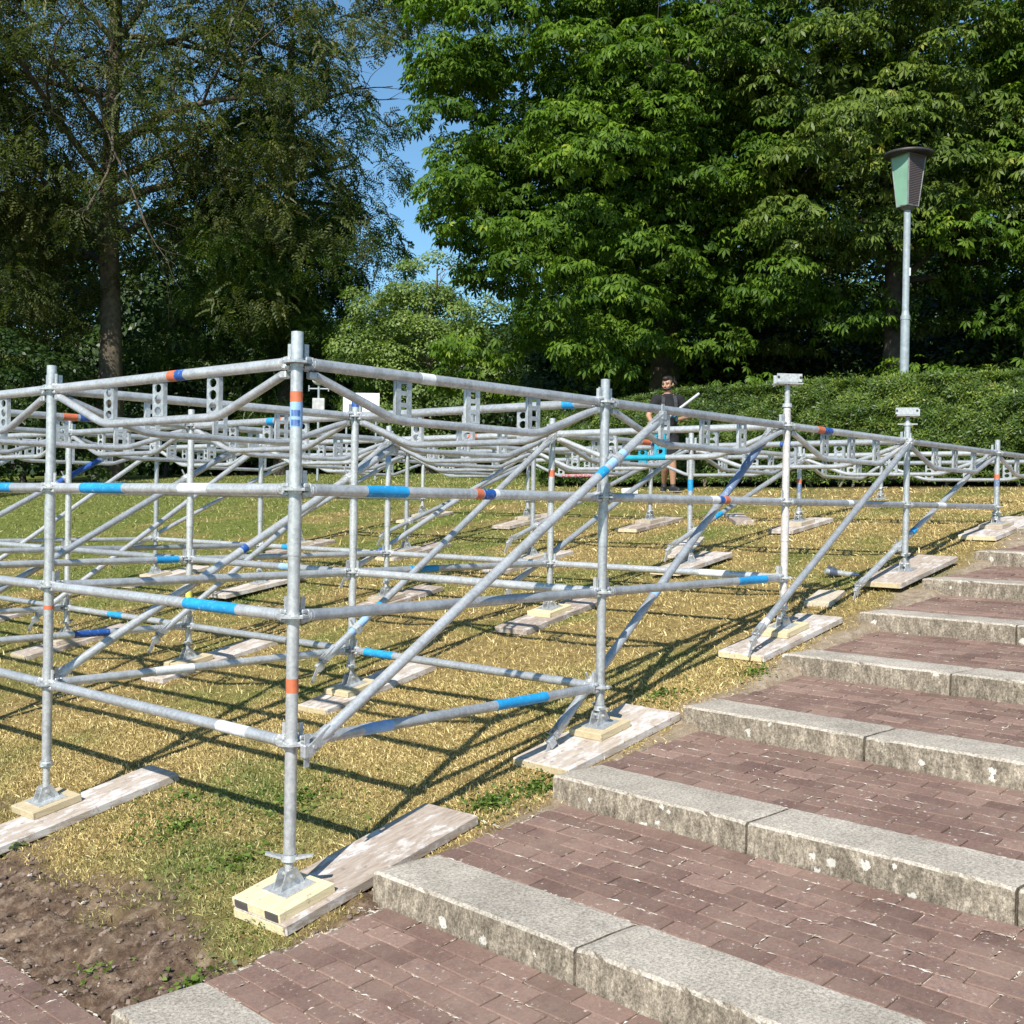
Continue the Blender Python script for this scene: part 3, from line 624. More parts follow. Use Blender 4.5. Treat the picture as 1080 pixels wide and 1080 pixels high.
for (i, j) in cols:
    if (i, j) == (5, 0) or (i, j) == (5, 1): continue
    x0, y0 = XS[i], YS[j]
    a, e, l, h, mt = spec.get((i, j), (-random.uniform(.35, .6), random.uniform(.4, .62), -.15 + random.uniform(-.02, .02), .14, random.choice('BW')))
    yaw = random.uniform(-.05, .05) if (i, j) != (0, 0) else .03
    ex = frame_at(x0, y0); rot = Matrix.Rotation(yaw, 3, 'Z'); ex2 = rot @ ex; ey = rot @ Vector((0, 1, 0)); ez = ex2.cross(ey).normalized()
    # wear: three-segment board so the outline is not a perfect box
    cb = Vector((x0 + (a + e) / 2, y0 + (l + h) / 2, 0)); cb.z = BOT[i, j] + (cb.x - x0) * ex.z / ex.x
    noblk = (i, j) in ((3, 0), (3, 1), (2, 3))
    t1 = .045; t2 = .038 if not noblk else 0
    cen = cb - ez * (t2 + t1 / 2 + .0005)
    mb = MB(); mb.box(cen, (e - a, h - l, t1), ex2, ey, .005)
    for q in range(len(mb.v)):
        v = Vector(mb.v[q]); mb.v[q] = tuple(v + Vector(noise.noise_vector(v * 7)) * .006)
    nm = 'base_board'
    o = obj(nm, mb, BOARD if mt == 'B' else BOARD_W, origin=tuple(cen - ez * t1 / 2))
    lab = ('plank under the ' + ordn[i] + ' post of ' + rown[j]) if (i, j) != (0, 0) else 'long grey plank under the corner post, beside the end of a granite kerb'
    if (i + j) % 2 == 0 or (i, j) in ((2, 0), (1, 0), (3, 0)):
        q_ = MB(); q_.box(cen - ex2 * ((e - a) / 2 + .0045), (.004, h - l - .016, t1 - .010), ex2, ey, .001); obj('cut_end', q_, BLOCK, o)
    if (i, j) == (3, 0): lab = 'wide pale plank beside the steps under the post with the lower fork head'
    tag(o, lab, 'plank', 'planks under the scaffold posts')
    if not noblk:
        cc = Vector((x0, y0, BOT[i, j])) - ez * (t2 / 2 + .0002)
        sx, sy = (.28, .29) if (i, j) == (0, 0) else (.27 + random.uniform(-.03, .03), .22)
        if (i, j) == (0, 0): cc -= ex2 * .03
        mb = MB(); mb.box(cc, (sx, sy, t2), ex2, ey, .003); 
        o = obj('timber_block', mb, BLOCK if (i, j) in ((0, 0), (0, 1), (1, 0), (1, 1), (2, 0), (2, 1), (1, 2)) else PALE_END, origin=tuple(cc - ez * t2 / 2))
        if (i, j) == (0, 0):
            q_ = MB()
            for s_ in (-.10, .085): q_.box(cc - ex2 * (sx / 2 + .002) + ey * s_, (.006, .075, .030), ex2, ey, .001)
            obj('edge_clips', q_, mat_plain('dark_clip', (.10, .09, .085), .6, .3), o)
        tag(o, 'pale block under the ' + ordn[i] + ' post of ' + rown[j], 'block', 'wood blocks under the base plates')
# spare boards and couplers lying about
def loose_board(x, y, yaw, L, W, T, mat, lab, lift=0.):
    ex = Vector((math.cos(yaw), math.sin(yaw), 0)); sx = (G0(x + .4, y) - G0(x - .4, y)) / .8; ex.z = sx * ex.x; ex.normalize(); ey = Vector((-math.sin(yaw), math.cos(yaw), 0)); ey.z = sx * ey.x
    mb = MB(); c = Vector((x, y, G0(x, y) + T / 2 + lift)); mb.box(c, (L, W, T), ex, ey, .004); tag(obj('loose_board', mb, mat, origin=tuple(c - Vector((0, 0, T / 2)))), lab, 'plank', 'spare boards lying on the lawn')
loose_board(5.15, .26, .2, .42, .2, .04, PALE_END, 'short pale offcut on the grass above the third step-side post')
loose_board(6.9, 2.6, .4, .9, .22, .04, BOARD_W, 'spare plank on dry grass behind the fourth post of the row beside the steps')
loose_board(8.6, 3.0, .7, .8, .2, .05, BOARD, 'dark spare plank high on the lawn under the truss ledgers', .0)
loose_board(8.4, .1, .03, 1.1, .25, .035, BOARD_W, 'second plank stacked uphill of the fifth step-side post', .0)
def loose_coupler(x, y, yaw, lab):
    z = G0(x, y) + .045; d = Vector((math.cos(yaw), math.sin(yaw), -.12)); c = Vector((x, y, z)); mb = MB(); mb.path([c - d * .06, c + d * .22], .0242, 14)
    t = thing('spare_coupler', lab, 'coupler', (x, y, z - .045)); obj('tube_stub', mb, STEEL, t)
    mb = MB(); mb.path([c - d * .03, c + d * .03], .036, 10); mb.box(c + Vector((0, 0, .03)), (.03, .06, .03), d, Vector((-d.y, d.x, 0)), .004); mb.path([c + Vector((0, .03, -.02)), c + Vector((0, .03, .06))], .008, 8); obj('clamp', mb, mat_plain('dark_clamp', (.10, .12, .17), .5, .4), t)
loose_coupler(5.98, .60, -.75, 'short tube with a dark clamp lying loose on the grass')

# ------------------------------------------------------------------ trees
BARK = mat_plain('bark', (.17, .14, .10), .95, 0, 7, .45, .8); BARK_M = mat_plain('brown_bark', (.105, .083, .058), .95, 0, 7, .45, .8); BARK_D = mat_plain('dark_bark', (.06, .05, .04), .95, 0, 9, .4, .8)
def limb(mb, p, d, L, r, depth, tips, bend=.25, kids=3, drop=.0, n=8):
    pts = [p]; rr = [r]; k = 5; q = p.copy(); dd = d.normalized()
    for s in range(k):
        dd = (dd + Vector([random.gauss(0, bend * .4) for _ in range(3)]) + Vector((0, 0, -drop))).normalized(); q = q + dd * (L / k); pts.append(q.copy()); rr.append(r * (1 - .55 * (s + 1) / k))
    mb.path(pts, rr, max(4, n)); 
    if depth == 0: tips.append(q); return
    for c in range(kids):
        t = random.randint(2, k); a = (dd + Vector([random.gauss(0, .6) for _ in range(3)])).normalized()
        limb(mb, pts[t].copy(), a, L * random.uniform(.5, .72), rr[t] * .6, depth - 1, tips, bend, kids, drop, n - 2)
# leaf templates
def palmate():
    V = []; F = []
    for k, (a, L) in enumerate(((-2.1, .55), (-1.25, .85), (-.42, 1.), (.42, 1.), (1.25, .85), (2.1, .55))):
        ca, sa = math.cos(a), math.sin(a); w = .19 * L; n = len(V)
        for (r, s, z) in ((.06, 0, 0), (.62 * L, w, -.20 * L), (1. * L, 0, -.62 * L), (.62 * L, -w, -.20 * L)): V.append((r * ca - s * sa, r * sa + s * ca, z))
        F.append((n, n + 1, n + 2, n + 3))
    return V, F
PV, PF = palmate()
def spray():
    V = []; F = []
    for k in range(5):
        t = (k + 1) / 5; x = t * 1.0; z = -.45 * t * t; L = .34 * (1 - .35 * t)
        for s in (-1, 1):
            n = len(V); V += [(x, 0, z), (x + .10, s * L * .5, z - .05 + .05), (x + .16, s * L, z - .12), (x - .02, s * L * .55, z - .07)]; F.append((n, n + 1, n + 2, n + 3))
    return V, F
SV, SF = spray()
OV = [(0, 0, 0), (.5, .3, .06), (1, 0, -.1), (.5, -.3, .06)]; OF = [(0, 1, 2, 3)]
def twig4():        # small ovate leaves in a loose tuft
    V = []; F = []
    for k in range(5):
        a = k * 2.4; n = len(V); r = .25 + .12 * k; cx, cy, cz = r * math.cos(a) * .6, r * math.sin(a) * .6, .1 * (k % 3)
        ca, sa = math.cos(a), math.sin(a)
        for (u, s, z) in OV: V.append((cx + (u * ca - s * sa) * .45, cy + (u * sa + s * ca) * .45, cz + z * .5 - u * .12))
        F.append((n, n + 1, n + 2, n + 3))
    return V, F
TV4, TF4 = twig4()
def crown_clumps(c, rad, nclump, rc, camfac=.55, zlo=-1., jitter=(.60, 1.10), lump=.18, seed=0):
    c = np.array(c); out = []
    toc = np.array([camX, camY, 1.5]) - c; toc[2] = 0; toc /= np.linalg.norm(toc)
    while len(out) < nclump:
        v = rdir(1)[0]
        if v[2] < zlo: continue
        f = v @ toc
        if f < -.15 and random.random() < camfac: continue
        l = 1 + lump * noise.noise(Vector((v * 2.2).tolist()) + Vector((seed, 0, 0))) * 2
        p = c + v * np.array(rad) * l * random.uniform(*jitter); out.append((p, random.uniform(*rc), v))
    return out
def leaf_clumps(cl, per, flat=.65, up=.6, spread=.35, seedv=0):
    P = []; Z = []; X = []; T = []
    for c, r, v in cl:
        n = int(per * r * r); d = rdir(n); d[:, 2] = np.abs(d[:, 2]) * 1.0 - .35; d += v * .55; d /= np.linalg.norm(d, axis=1, keepdims=True)
        rr = r * RNG.uniform(.72, 1.08, n)[:, None]; p = c + d * rr * np.array([1, 1, flat])
        z = d * .55 + np.array([0, 0, up]) + RNG.normal(size=(n, 3)) * spread; x = d + RNG.normal(size=(n, 3)) * .5 + np.array([0, 0, -.3])
        P.append(p); Z.append(z); X.append(x); T.append(np.clip(RNG.normal(.45 + random.uniform(-.12, .12), .2, n), 0, 1))
    return [np.concatenate(q) for q in (P, Z, X, T)]
def make_tree(name, label, base, trunk_r, trunk_h, crown_c, rad, ncl, rc, per, tmpl, lsize, mat, bark, group=None, cat='tree', limbs=7, zlo=-.9, flat=.65, up=.6, inner=0, seed=0, lump=.18, extra=None, camfac=.55, lean=(0, 0), depth=2, jitter=(.60, 1.10)):
    t = thing(name, label, cat, base, group); mb = MB(); b = Vector(base); top = b + Vector((lean[0], lean[1], trunk_h))
    pts = []; rr = []
    for k in range(9):
        f = k / 8; q = b.lerp(top, f) + Vector((noise.noise(Vector((seed, f * 3, 0))), noise.noise(Vector((seed, f * 3, 5))), 0)) * .18 * min(1, f * 3); q.z -= .15 if k == 0 else 0
        pts.append(q); rr.append(trunk_r * (1.35 if k == 0 else 1.08 if k == 1 else 1 - .62 * f))
    mb.path(pts, rr, 14)
    tips = []; cc = Vector(crown_c)
    for k in range(limbs):
        f = random.uniform(.35, 1.); p = b.lerp(top, f); a = 2 * PI * k / limbs + random.uniform(-.3, .3)
        d = Vector((math.cos(a), math.sin(a), random.uniform(.1, .8))); limb(mb, p, d, rad[0] * random.uniform(.6, .85), trunk_r * .38 * (1.2 - .6 * f), depth, tips, .35, 3)
    obj('trunk', mb, bark, t, origin=base)
    cl = crown_clumps(crown_c, rad, ncl, rc, camfac, zlo, jitter, lump, seed)
    if extra: cl += extra
    P, Z, X, T = leaf_clumps(cl, per, flat, up)
    if inner:
        n = inner; d = rdir(n); q = np.array(crown_c) + d * np.array(rad) * (RNG.uniform(.15, .8, n)[:, None]); P = np.concatenate([P, q]); Z = np.concatenate([Z, RNG.normal(size=(n, 3))]); X = np.concatenate([X, RNG.normal(size=(n, 3))]); T = np.concatenate([T, RNG.uniform(0, .4, n)])  # inner leaves get darker tints: crown shade put into their colour
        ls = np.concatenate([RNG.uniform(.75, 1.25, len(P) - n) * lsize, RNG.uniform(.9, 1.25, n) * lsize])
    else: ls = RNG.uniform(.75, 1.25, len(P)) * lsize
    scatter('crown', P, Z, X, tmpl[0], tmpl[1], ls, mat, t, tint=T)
    return t
def W(px, d, z=None):   # ground point seen at a picture column and a distance from the camera
    a = (px - 540) / 1203.5; x = camX + d * (.751 + a * .6603); y = camY + d * (.660 - a * .7508); return (x, y, G0(x) if z is None else z)
CHEST = mat_leaf('chestnut_leaf', (.028, .066, .008), (.105, .182, .018), .28, (.23, .29, .035), rough=.55, spec=.2)
CHEST_Y = mat_leaf('yellowing_chestnut_leaf', (.038, .068, .012), (.125, .175, .030), .22, (.25, .25, .06), spec=.25)
FEATH = mat_leaf('feathery_leaf', (.044, .062, .024), (.115, .130, .046), .35, (.19, .16, .07), spec=.2)
MIDG = mat_leaf('mid_green_leaf', (.030, .065, .014), (.080, .130, .030), .3, (.14, .17, .04))
LIGHTG = mat_leaf('light_green_leaf', (.10, .15, .045), (.22, .30, .09), .35, (.30, .34, .11))
DARKG = mat_leaf('dark_green_leaf', (.018, .040, .010), (.045, .080, .018), .25, (.08, .11, .025))
HEDGE = mat_leaf('hedge_leaf', (.030, .062, .012), (.105, .165, .028), .25, (.22, .26, .05))

def ex_cl(lst): return [(np.array(p), r, np.array(v)) for p, r, v in lst]
bA = W(700, 24.5); bB = W(938, 22.5); bC = W(1165, 22)
make_tree('chestnut_tree', 'broad dark chestnut tree behind the hedge and the worker, its boughs sweeping low', bA, .34, 9.5, W(668, 24.2, 6.9), (4.0, 4.0, 6.0), 225, (.5, 1.05), 135, (PV, PF), .155, CHEST, BARK_D, 'chestnut trees behind the hedge', limbs=9, zlo=-.85, inner=7500, seed=3, extra=ex_cl([(W(random.uniform(438, 520), random.uniform(22, 26), random.uniform(8.6, 11.5)), random.uniform(.6, 1.), (-.5, -.5, .3)) for _ in range(22)] + [(W(random.uniform(455, 540), random.uniform(22, 26), random.uniform(5.0, 8.6)), random.uniform(.6, .95), (-.5, -.5, .3)) for _ in range(20)]), flat=.5, up=.95, jitter=(.5, 1.1), lump=.26)
make_tree('chestnut_tree', 'yellowish chestnut tree whose bare trunk stands close behind the street lamp', bB, .21, 8.5, W(925, 22.6, 7.4), (2.9, 2.9, 4.8), 130, (.55, .95), 130, (PV, PF), .150, CHEST_Y, BARK_D, 'chestnut trees behind the hedge', limbs=8, zlo=-.8, inner=3200, seed=11, flat=.5, up=.95, jitter=(.5, 1.1), lump=.24)
make_tree('chestnut_tree', 'chestnut tree at the picture edge beyond the street lamp, reaching down to the hedge', bC, .32, 8, W(1150, 22, 6.3), (3.6, 3.6, 5.4), 140, (.5, 1.0), 125, (PV, PF), .150, CHEST, BARK, 'chestnut trees behind the hedge', limbs=7, zlo=-.9, inner=3800, seed=19, flat=.5, up=.95, jitter=(.5, 1.1), lump=.24)
make_tree('feathery_tree', 'tall loose feathery tree with a bare pale trunk at the far lawn edge', W(113, 34), .36, 17, W(140, 34, 12.2), (7.0, 7.0, 8.6), 270, (.6, 1.2), 72, (SV, SF), .36, FEATH, BARK_M, 'tall trees at the far edge of the lawn', extra=ex_cl([(W(random.uniform(375, 445), random.uniform(32, 35), random.uniform(13.2, 16.5)), random.uniform(.6, 1.), (.5, -.5, .2)) for _ in range(16)]), limbs=26, zlo=-.85, flat=.8, up=.5, inner=500, seed=5, jitter=(.35, 1.05), depth=3)
make_tree('feathery_tree', 'dark feathery tree whose fringe borders the gap of blue sky', W(300, 37), .3, 14, W(286, 37, 8.6), (3.5, 3.5, 7.2), 200, (.6, 1.1), 95, (SV, SF), .34, MIDG, BARK_D, 'tall trees at the far edge of the lawn', limbs=10, zlo=-.95, flat=.85, inner=700, seed=8, jitter=(.4, 1.08))
make_tree('feathery_tree', 'dark feathery tree beside the tall pale trunk, cut by the picture edge', W(-60, 33), .3, 14, W(-60, 33, 8.5), (4.6, 4.6, 7.5), 150, (.7, 1.3), 80, (SV, SF), .36, FEATH, BARK_D, 'tall trees at the far edge of the lawn', limbs=10, zlo=-.95, flat=.85, inner=500, seed=9, jitter=(.4, 1.05))
make_tree('bushy_tree', 'sunlit light green bushy tree below the gap of blue sky', W(452, 33), .2, 5, W(440, 33, 3.9), (1.8, 1.8, 2.8), 125, (.45, .8), 160, (TV4, TF4), .22, LIGHTG, BARK, 'smaller trees beyond the lawn', limbs=7, inner=400, seed=15)
make_tree('bushy_tree', 'darker green bushy tree just beside the dark chestnut boughs beyond the lawn', W(560, 41), .22, 5, W(565, 41, 3.6), (3.4, 3.4, 3.6), 130, (.6, 1.0), 85, (TV4, TF4), .27, MIDG, BARK_D, 'smaller trees beyond the lawn', limbs=7, inner=500, seed=16)
# understorey shrubs
ush = [(-40, 28, 2.2, 3.4, 'at the picture edge beyond the left of the lawn'), (25, 33, 2.4, 4.2, 'beside the pale trunk on its outer side'), (175, 38, 2.8, 4.4, 'just inward of the pale trunk'), (255, 39, 2.9, 4.6, 'behind the corner post'), (335, 41, 2.6, 3.8, 'by the small white lamp'), (410, 42, 2.4, 3.4, 'behind the white board')]
for n_, (px, d, r, h, w_) in enumerate(ush):
    p = W(px, d); make_tree('shrub', 'dark undergrowth shrub ' + w_, p, .08, 1.2, (p[0], p[1], p[2] + h * .5), (r, r, h * .62), 60, (.4, .7), 110, (TV4, TF4), .26, DARKG, BARK_D, 'shrubs under the trees', 'shrub', limbs=5, inner=500, seed=30 + n_, zlo=-.7, depth=1)
ush = [(560, 33, 2.8, 3.6, 'below the boughs left of the worker'), (650, 30, 2.4, 4.0, 'straight behind the worker'), (745, 29, 2.3, 4.2, 'behind the hedge between worker and tall fork head'), (835, 28, 2.2, 4.6, 'behind the fork head on the third post'), (1000, 27, 2.4, 4.4, 'beyond the street lamp'), (1110, 26, 2.4, 4.2, 'at the picture edge behind the hedge')]
for n_, (px, d, r, h, w_) in enumerate(ush):
    p = W(px, d); make_tree('shrub', 'tall dark shrub in shade ' + w_, p, .1, 1.6, (p[0], p[1], p[2] + h * .5), (r, r, h * .6), 70, (.45, .8), 90, (TV4, TF4), .32, DARKG, BARK_D, 'shrubs under the trees', 'shrub', limbs=5, inner=700, seed=50 + n_, zlo=-.8, depth=1)
# far wood: one mass of foliage that closes the view
cl = []
for q_ in range(1700):
    px = random.uniform(-260, 1330); d = random.uniform(50, 62)
    hmax = 21 if px > 560 else (13 if px < 330 else 7.5)
    if q_ > 1000: hmax = min(hmax, 7)
    z = random.uniform(.5, hmax); p = W(px, d, z); cl.append((np.array(p), random.uniform(1.3, 2.2), -np.array([.75, .66, -.2])))
P, Z, X, T = leaf_clumps(cl, 20, .8, .5); k = len(P)
o = scatter('woodland', P, Z, X, TV4, TF4, RNG.uniform(.8, 1.2, k) * .75, DARKG, tint=T); tag(o, 'dark far woodland closing the view behind the lawn', 'woodland', kind='stuff')

# ------------------------------------------------------------------ hedge
HX0, HX1, HY0, HY1, HH = 12.95, 14.1, -14., 9.6, 1.50
def hz(y): return G0(13.2) + HH + .05 * noise.noise(Vector((y * .8, 0, 0))) + .03 * noise.noise(Vector((y * 3, 4, 0))) - max(0, y - 6.5) * .07
n = 105000; u = RNG.random(n); face = RNG.random(n); y = HY0 + (HY1 - HY0) * RNG.random(n) ** .75
y = np.where(RNG.random(n) < .75, RNG.uniform(-5, HY1, n), y)
P = []; NZ = []
for k in range(n):
    yy = y[k]; t = hz(yy); b0 = G0(13.2)
    if face[k] < .62:   # front
        z = b0 + .02 + (t - b0) * u[k] ** .85; bulge = .16 * noise.noise(Vector((yy * 1.9, z * 2.6, 0))) + .11 * noise.noise(Vector((yy * 5, z * 6, 3)))
        if z - b0 < .35 and random.random() < .55: z += .5
        P.append((HX0 - bulge - .10 * math.sin((z - b0) / HH * PI) + abs(random.gauss(0, .07)), yy, z)); NZ.append((-1, 0, .45))
    elif face[k] < .92:
        x = HX0 + (HX1 - HX0) * u[k]; P.append((x, yy, t + .04 * noise.noise(Vector((x * 3, yy * 3, 1))) - abs(random.gauss(0, .05)) + (random.uniform(.03, .13) if random.random() < .07 else 0))); NZ.append((-.2, 0, 1))
    else:
        if k % 2: P.append((HX1, yy, b0 + (t - b0) * u[k])); NZ.append((1, 0, .4))
        else: P.append((HX0 + (HX1 - HX0) * u[k], HY1 + random.gauss(0, .06), b0 + (t - b0 - .1) * random.random())); NZ.append((-.2, 1, .3))
P = np.array(P); NZ = np.array(NZ, float) + RNG.normal(size=(n, 3)) * .5
hg = thing('hedge', 'long clipped green hedge crossing the top of the lawn behind the worker', 'hedge', (13.5, 0, G0(13.2)))
tuft = []; tf = []
for k in range(4):
    a = k * 1.6 + .3; n0 = len(tuft)
    for (uu, s, z) in ((0, 0, 0), (.5, .14, .25), (1, 0, .35), (.5, -.14, .22)): tuft.append((uu * math.cos(a) - s * math.sin(a), uu * math.sin(a) + s * math.cos(a), z))
    tf.append((n0, n0 + 1, n0 + 2, n0 + 3))
scatter('foliage', P, NZ, RNG.normal(size=(n, 3)), tuft, tf, RNG.uniform(.035, .085, n), HEDGE, hg, tint=np.clip(RNG.normal(.45, .28, n) + np.array([.45 * noise.noise(Vector((q[1] * 2.6, q[2] * 3.4, 8))) for q in P]), 0, 1))
mb = MB()
yy = HY0
core = MB(); prev = None; vs = []; fs = []
ys = list(np.arange(HY0, HY1, .4)) + [HY1]
for k, y_ in enumerate(ys):
    t = hz(y_) - .14; b0 = G0(13.2) + .0
    vs += [(HX0 + .14, y_, b0 + .12), (HX0 + .12, y_, t), (HX1 - .1, y_, t), (HX1 - .1, y_, b0 + .12)]
    if k: 
        q = 4 * k; fs += [(q - 4 + a, q - 4 + (a + 1) % 4, q + (a + 1) % 4, q + a) for a in range(4)]
q = 4 * (len(ys) - 1); fs += [(0, 1, 2, 3), (q + 3, q + 2, q + 1, q)]
core.add(vs, fs); obj('dark_core', core, mat_plain('dark_core_fill', (.035, .04, .018), .95, 0, 30, .6, .9), hg)  # opaque dark solid added to fill the hedge behind its leaves
mb = MB()
for k in range(34):
    y_ = random.uniform(-6, HY1 - .2); x_ = HX0 + random.uniform(.05, .25); z_ = G0(13.2)
    mb = MB(); mb.path([(x_, y_, z_ - .05), (x_ + random.gauss(0, .05), y_ + random.gauss(0, .08), z_ + .25), (x_ + random.gauss(0, .08), y_ + random.gauss(0, .2), z_ + .6)], [.02, .016, .008], 6); obj('stem', mb, BARK, hg)

# ------------------------------------------------------------------ street lamp
LX, LY = 14.30, 3.47; LZ = G0(LX)
lamp = thing('street_lamp', 'tall grey street lamp with a green tapered lantern behind the hedge', 'street lamp', (LX, LY, LZ))
GREYP = mat_plain('grey_pole_paint', (.27, .31, .33), .5, .1, 15, .2, .05)
mb = MB(); mb.path([(LX, LY, LZ - .1), (LX, LY, 2.9)], .068, 18); mb.path([(LX, LY, 2.9), (LX, LY, 3.0)], [.068, .052], 18); mb.path([(LX, LY, 3.0), (LX, LY, 4.62)], .052, 18); mb.path([(LX, LY, 2.87), (LX, LY, 2.93)], .074, 18); obj('pole', mb, GREYP, lamp)
mb = MB(); mb.box((LX + .0, LY - .055, 3.6), (.02, .03, .12), (1, 0, 0), (0, 1, 0), .002); obj('number_tag', mb, WHITE, lamp)
# lantern: four tapered panels, narrow base, wide top
ang = .22; RX = Vector((.66, -.75, 0)); TC = Vector((-.75, -.66, 0))
zb, zt_ = 4.60, 5.36; rb, rt = .155, .25
cr = lambda r, z, k: Vector((LX, LY, z)) + Vector((math.cos(ang0 + k * PI / 2), math.sin(ang0 + k * PI / 2), 0)) * r
ang0 = math.atan2(-.66, -.75) - .30
GREENG = mat_plain('pale_green_glass', (.20, .36, .25), .22, 0, 3, .12, .02); MESHP = mat_plain('brown_louvre', (.11, .085, .085), .6, 0, 60, .3, .3)
FR = mat_plain('lantern_frame', (.20, .21, .20), .5, .3)
for k in range(4):
    a, b_, c, d = cr(rb, zb, k), cr(rb, zb, k + 1), cr(rt, zt_, k + 1), cr(rt, zt_, k)
    mb = MB(); nrm = (b_ - a).cross(d - a).normalized(); mb.poly([a.lerp(b_, .03), b_.lerp(a, .03), c.lerp(d, .03), d.lerp(c, .03)], .006, nrm)
    if k in (0, 2):
        for q in range(30):
            f = (q + .5) / 30; p0 = a.lerp(d, f).lerp(b_.lerp(c, f), .06); p1 = b_.lerp(c, f).lerp(a.lerp(d, f), .06); mb.path([p0 - nrm * .008, p1 - nrm * .008], .005, 5); mb.path([p0 + nrm * .008, p1 + nrm * .008], .005, 5)
    obj('lantern_panel', mb, MESHP if k in (0, 2) else GREENG, lamp)
mb = MB()
for k in range(4):
    mb.path([cr(rb, zb, k), cr(rt, zt_, k)], .012, 6); mb.path([cr(rb, zb, k), cr(rb, zb, k + 1)], .012, 6); mb.path([cr(rt, zt_, k), cr(rt, zt_, k + 1)], .012, 6)
mb.path([(LX, LY, zb - .06), (LX, LY, zb + .01)], [.06, .13], 16); obj('lantern_frame', mb, FR, lamp)
mb = MB(); mb.path([(LX, LY, zt_), (LX, LY, zt_ + .02), (LX, LY, zt_ + .05), (LX, LY, zt_ + .09), (LX, LY, zt_ + .12)], [.33, .37, .36, .20, .03], 36); obj('lantern_roof', mb, mat_plain('dark_lantern_roof', (.045, .04, .04), .5, .2), lamp)

# ------------------------------------------------------------------ white board and small lamp far behind
p = W(379, 27); wb = thing('notice_board', 'blank white notice board on posts at the far wood edge', 'board', p)
rx = Vector((.66, -.75, 0)); c = Vector((p[0], p[1], 2.20)); tcv = Vector((-.75, -.66, 0))
mb = MB(); mb.box(c, (.86, .04, .60), rx, tcv, .005); obj('panel', mb, mat_plain('white_board', (.78, .79, .80), .5, 0, 5, .05), wb)
mb = MB()
for s in (-.35, .35): mb.path([c + rx * s - tcv * .05 + Vector((0, 0, p[2] - 2.20 - .1)), c + rx * s - tcv * .05 + Vector((0, 0, .28))], .025, 8)
obj('posts', mb, GREYP, wb)
p = W(334, 28); wl = thing('path_lamp', 'small white globe lamp with a sign box on its post at the wood edge', 'lamp', p); c = Vector((p[0], p[1], 0))
mb = MB(); mb.path([c + Vector((0, 0, p[2] - .1)), c + Vector((0, 0, 2.78))], .032, 8); mb.path([c + rx * -.24 + Vector((0, 0, 2.68)), c + rx * .24 + Vector((0, 0, 2.68))], .02, 6)
for s in (-.24, .24): mb.path([c + rx * s + Vector((0, 0, 2.62)), c + rx * s + Vector((0, 0, 2.76))], .02, 6)
obj('pole', mb, GREYP, wl)
mb = MB(); mb.sphere(c + Vector((0, 0, 2.90)), (.17, .17, .13)); obj('globe', mb, mat_plain('white_globe', (.72, .72, .70), .4, 0, 5, .05), wl)
mb = MB(); mb.box(c + Vector((0, 0, 2.30)), (.30, .08, .30), rx, tcv, .01); obj('sign_box', mb, mat_plain('grey_box', (.4, .4, .4), .5), wl)

# ------------------------------------------------------------------ worker
MX, MY = 11.94, 6.21; MZ = G0(MX, MY)
Rv = Vector((.6603, -.7508, 0)); Tv = Vector((-.7508, -.6603, 0))
def Pm(r, t, h): return Vector((MX, MY, MZ)) + Rv * r + Tv * t + Vector((0, 0, h))
man = thing('person', 'dark-haired bearded worker in black T-shirt and shorts holding a tube before the hedge', 'person', (MX, MY, MZ))
def capsule(mb, a, b, ra, rb, n=12):
    k = 4; mb.path([a, a.lerp(b, .33), a.lerp(b, .66), b], [ra, ra + (rb - ra) * .33, ra + (rb - ra) * .66, rb], n); mb.sphere(a, ra, n, 7); mb.sphere(b, rb, n, 7)
def fuse(name, mb, mat, parent, vox, smooth=3):
    for q in range(len(mb.sm)): mb.sm[q] = True
    o = obj(name, mb, mat, parent); r = o.modifiers.new('Remesh', 'REMESH'); r.mode = 'VOXEL'; r.voxel_size = vox; r.use_smooth_shade = True
    s = o.modifiers.new('Smooth', 'SMOOTH'); s.iterations = smooth; s.factor = .5; return o
J = dict(pelvis=Pm(0, 0, .93), waist=Pm(0, .03, 1.10), chest=Pm(-.01, .06, 1.28), collar=Pm(-.01, .075, 1.44), neck=Pm(-.015, .09, 1.52), head=Pm(-.02, .11, 1.645),
         ls=Pm(.17, .06, 1.42), le=Pm(.33, .08, 1.17), lw=Pm(.10, .30, 1.09), rs=Pm(-.19, .08, 1.41), re=Pm(-.31, .16, 1.16), rw=Pm(-.27, .36, 1.02),
         lh=Pm(.08, .02, .88), lk=Pm(.07, .16, .49), la=Pm(.09, .10, .10), rh=Pm(-.08, -.02, .88), rk=Pm(-.02, .02, .49), ra=Pm(.0, -.26, .14))
SKIN = mat_plain('skin', (.38, .205, .13), .5, 0, 20, .1, .05); BLACK = mat_plain('black_cotton', (.009, .009, .011), .95, 0, 30, .3, .3); VEST = mat_plain('dark_grey_straps', (.030, .032, .038), .9)
HAIR = mat_plain('black_hair', (.015, .011, .009), .6, 0, 60, .4, .5); GLOVE = mat_plain('blue_black_glove', (.03, .09, .15), .7); SHOE = mat_plain('black_shoe', (.02, .02, .022), .6)
mb = MB()
capsule(mb, J['pelvis'], J['waist'], .145, .125); capsule(mb, J['waist'], J['chest'], .125, .15); capsule(mb, J['chest'], J['collar'], .14, .09); capsule(mb, J['collar'], J['neck'], .07, .056); capsule(mb, J['neck'], J['head'] - Vector((0, 0, .05)), .055, .06)
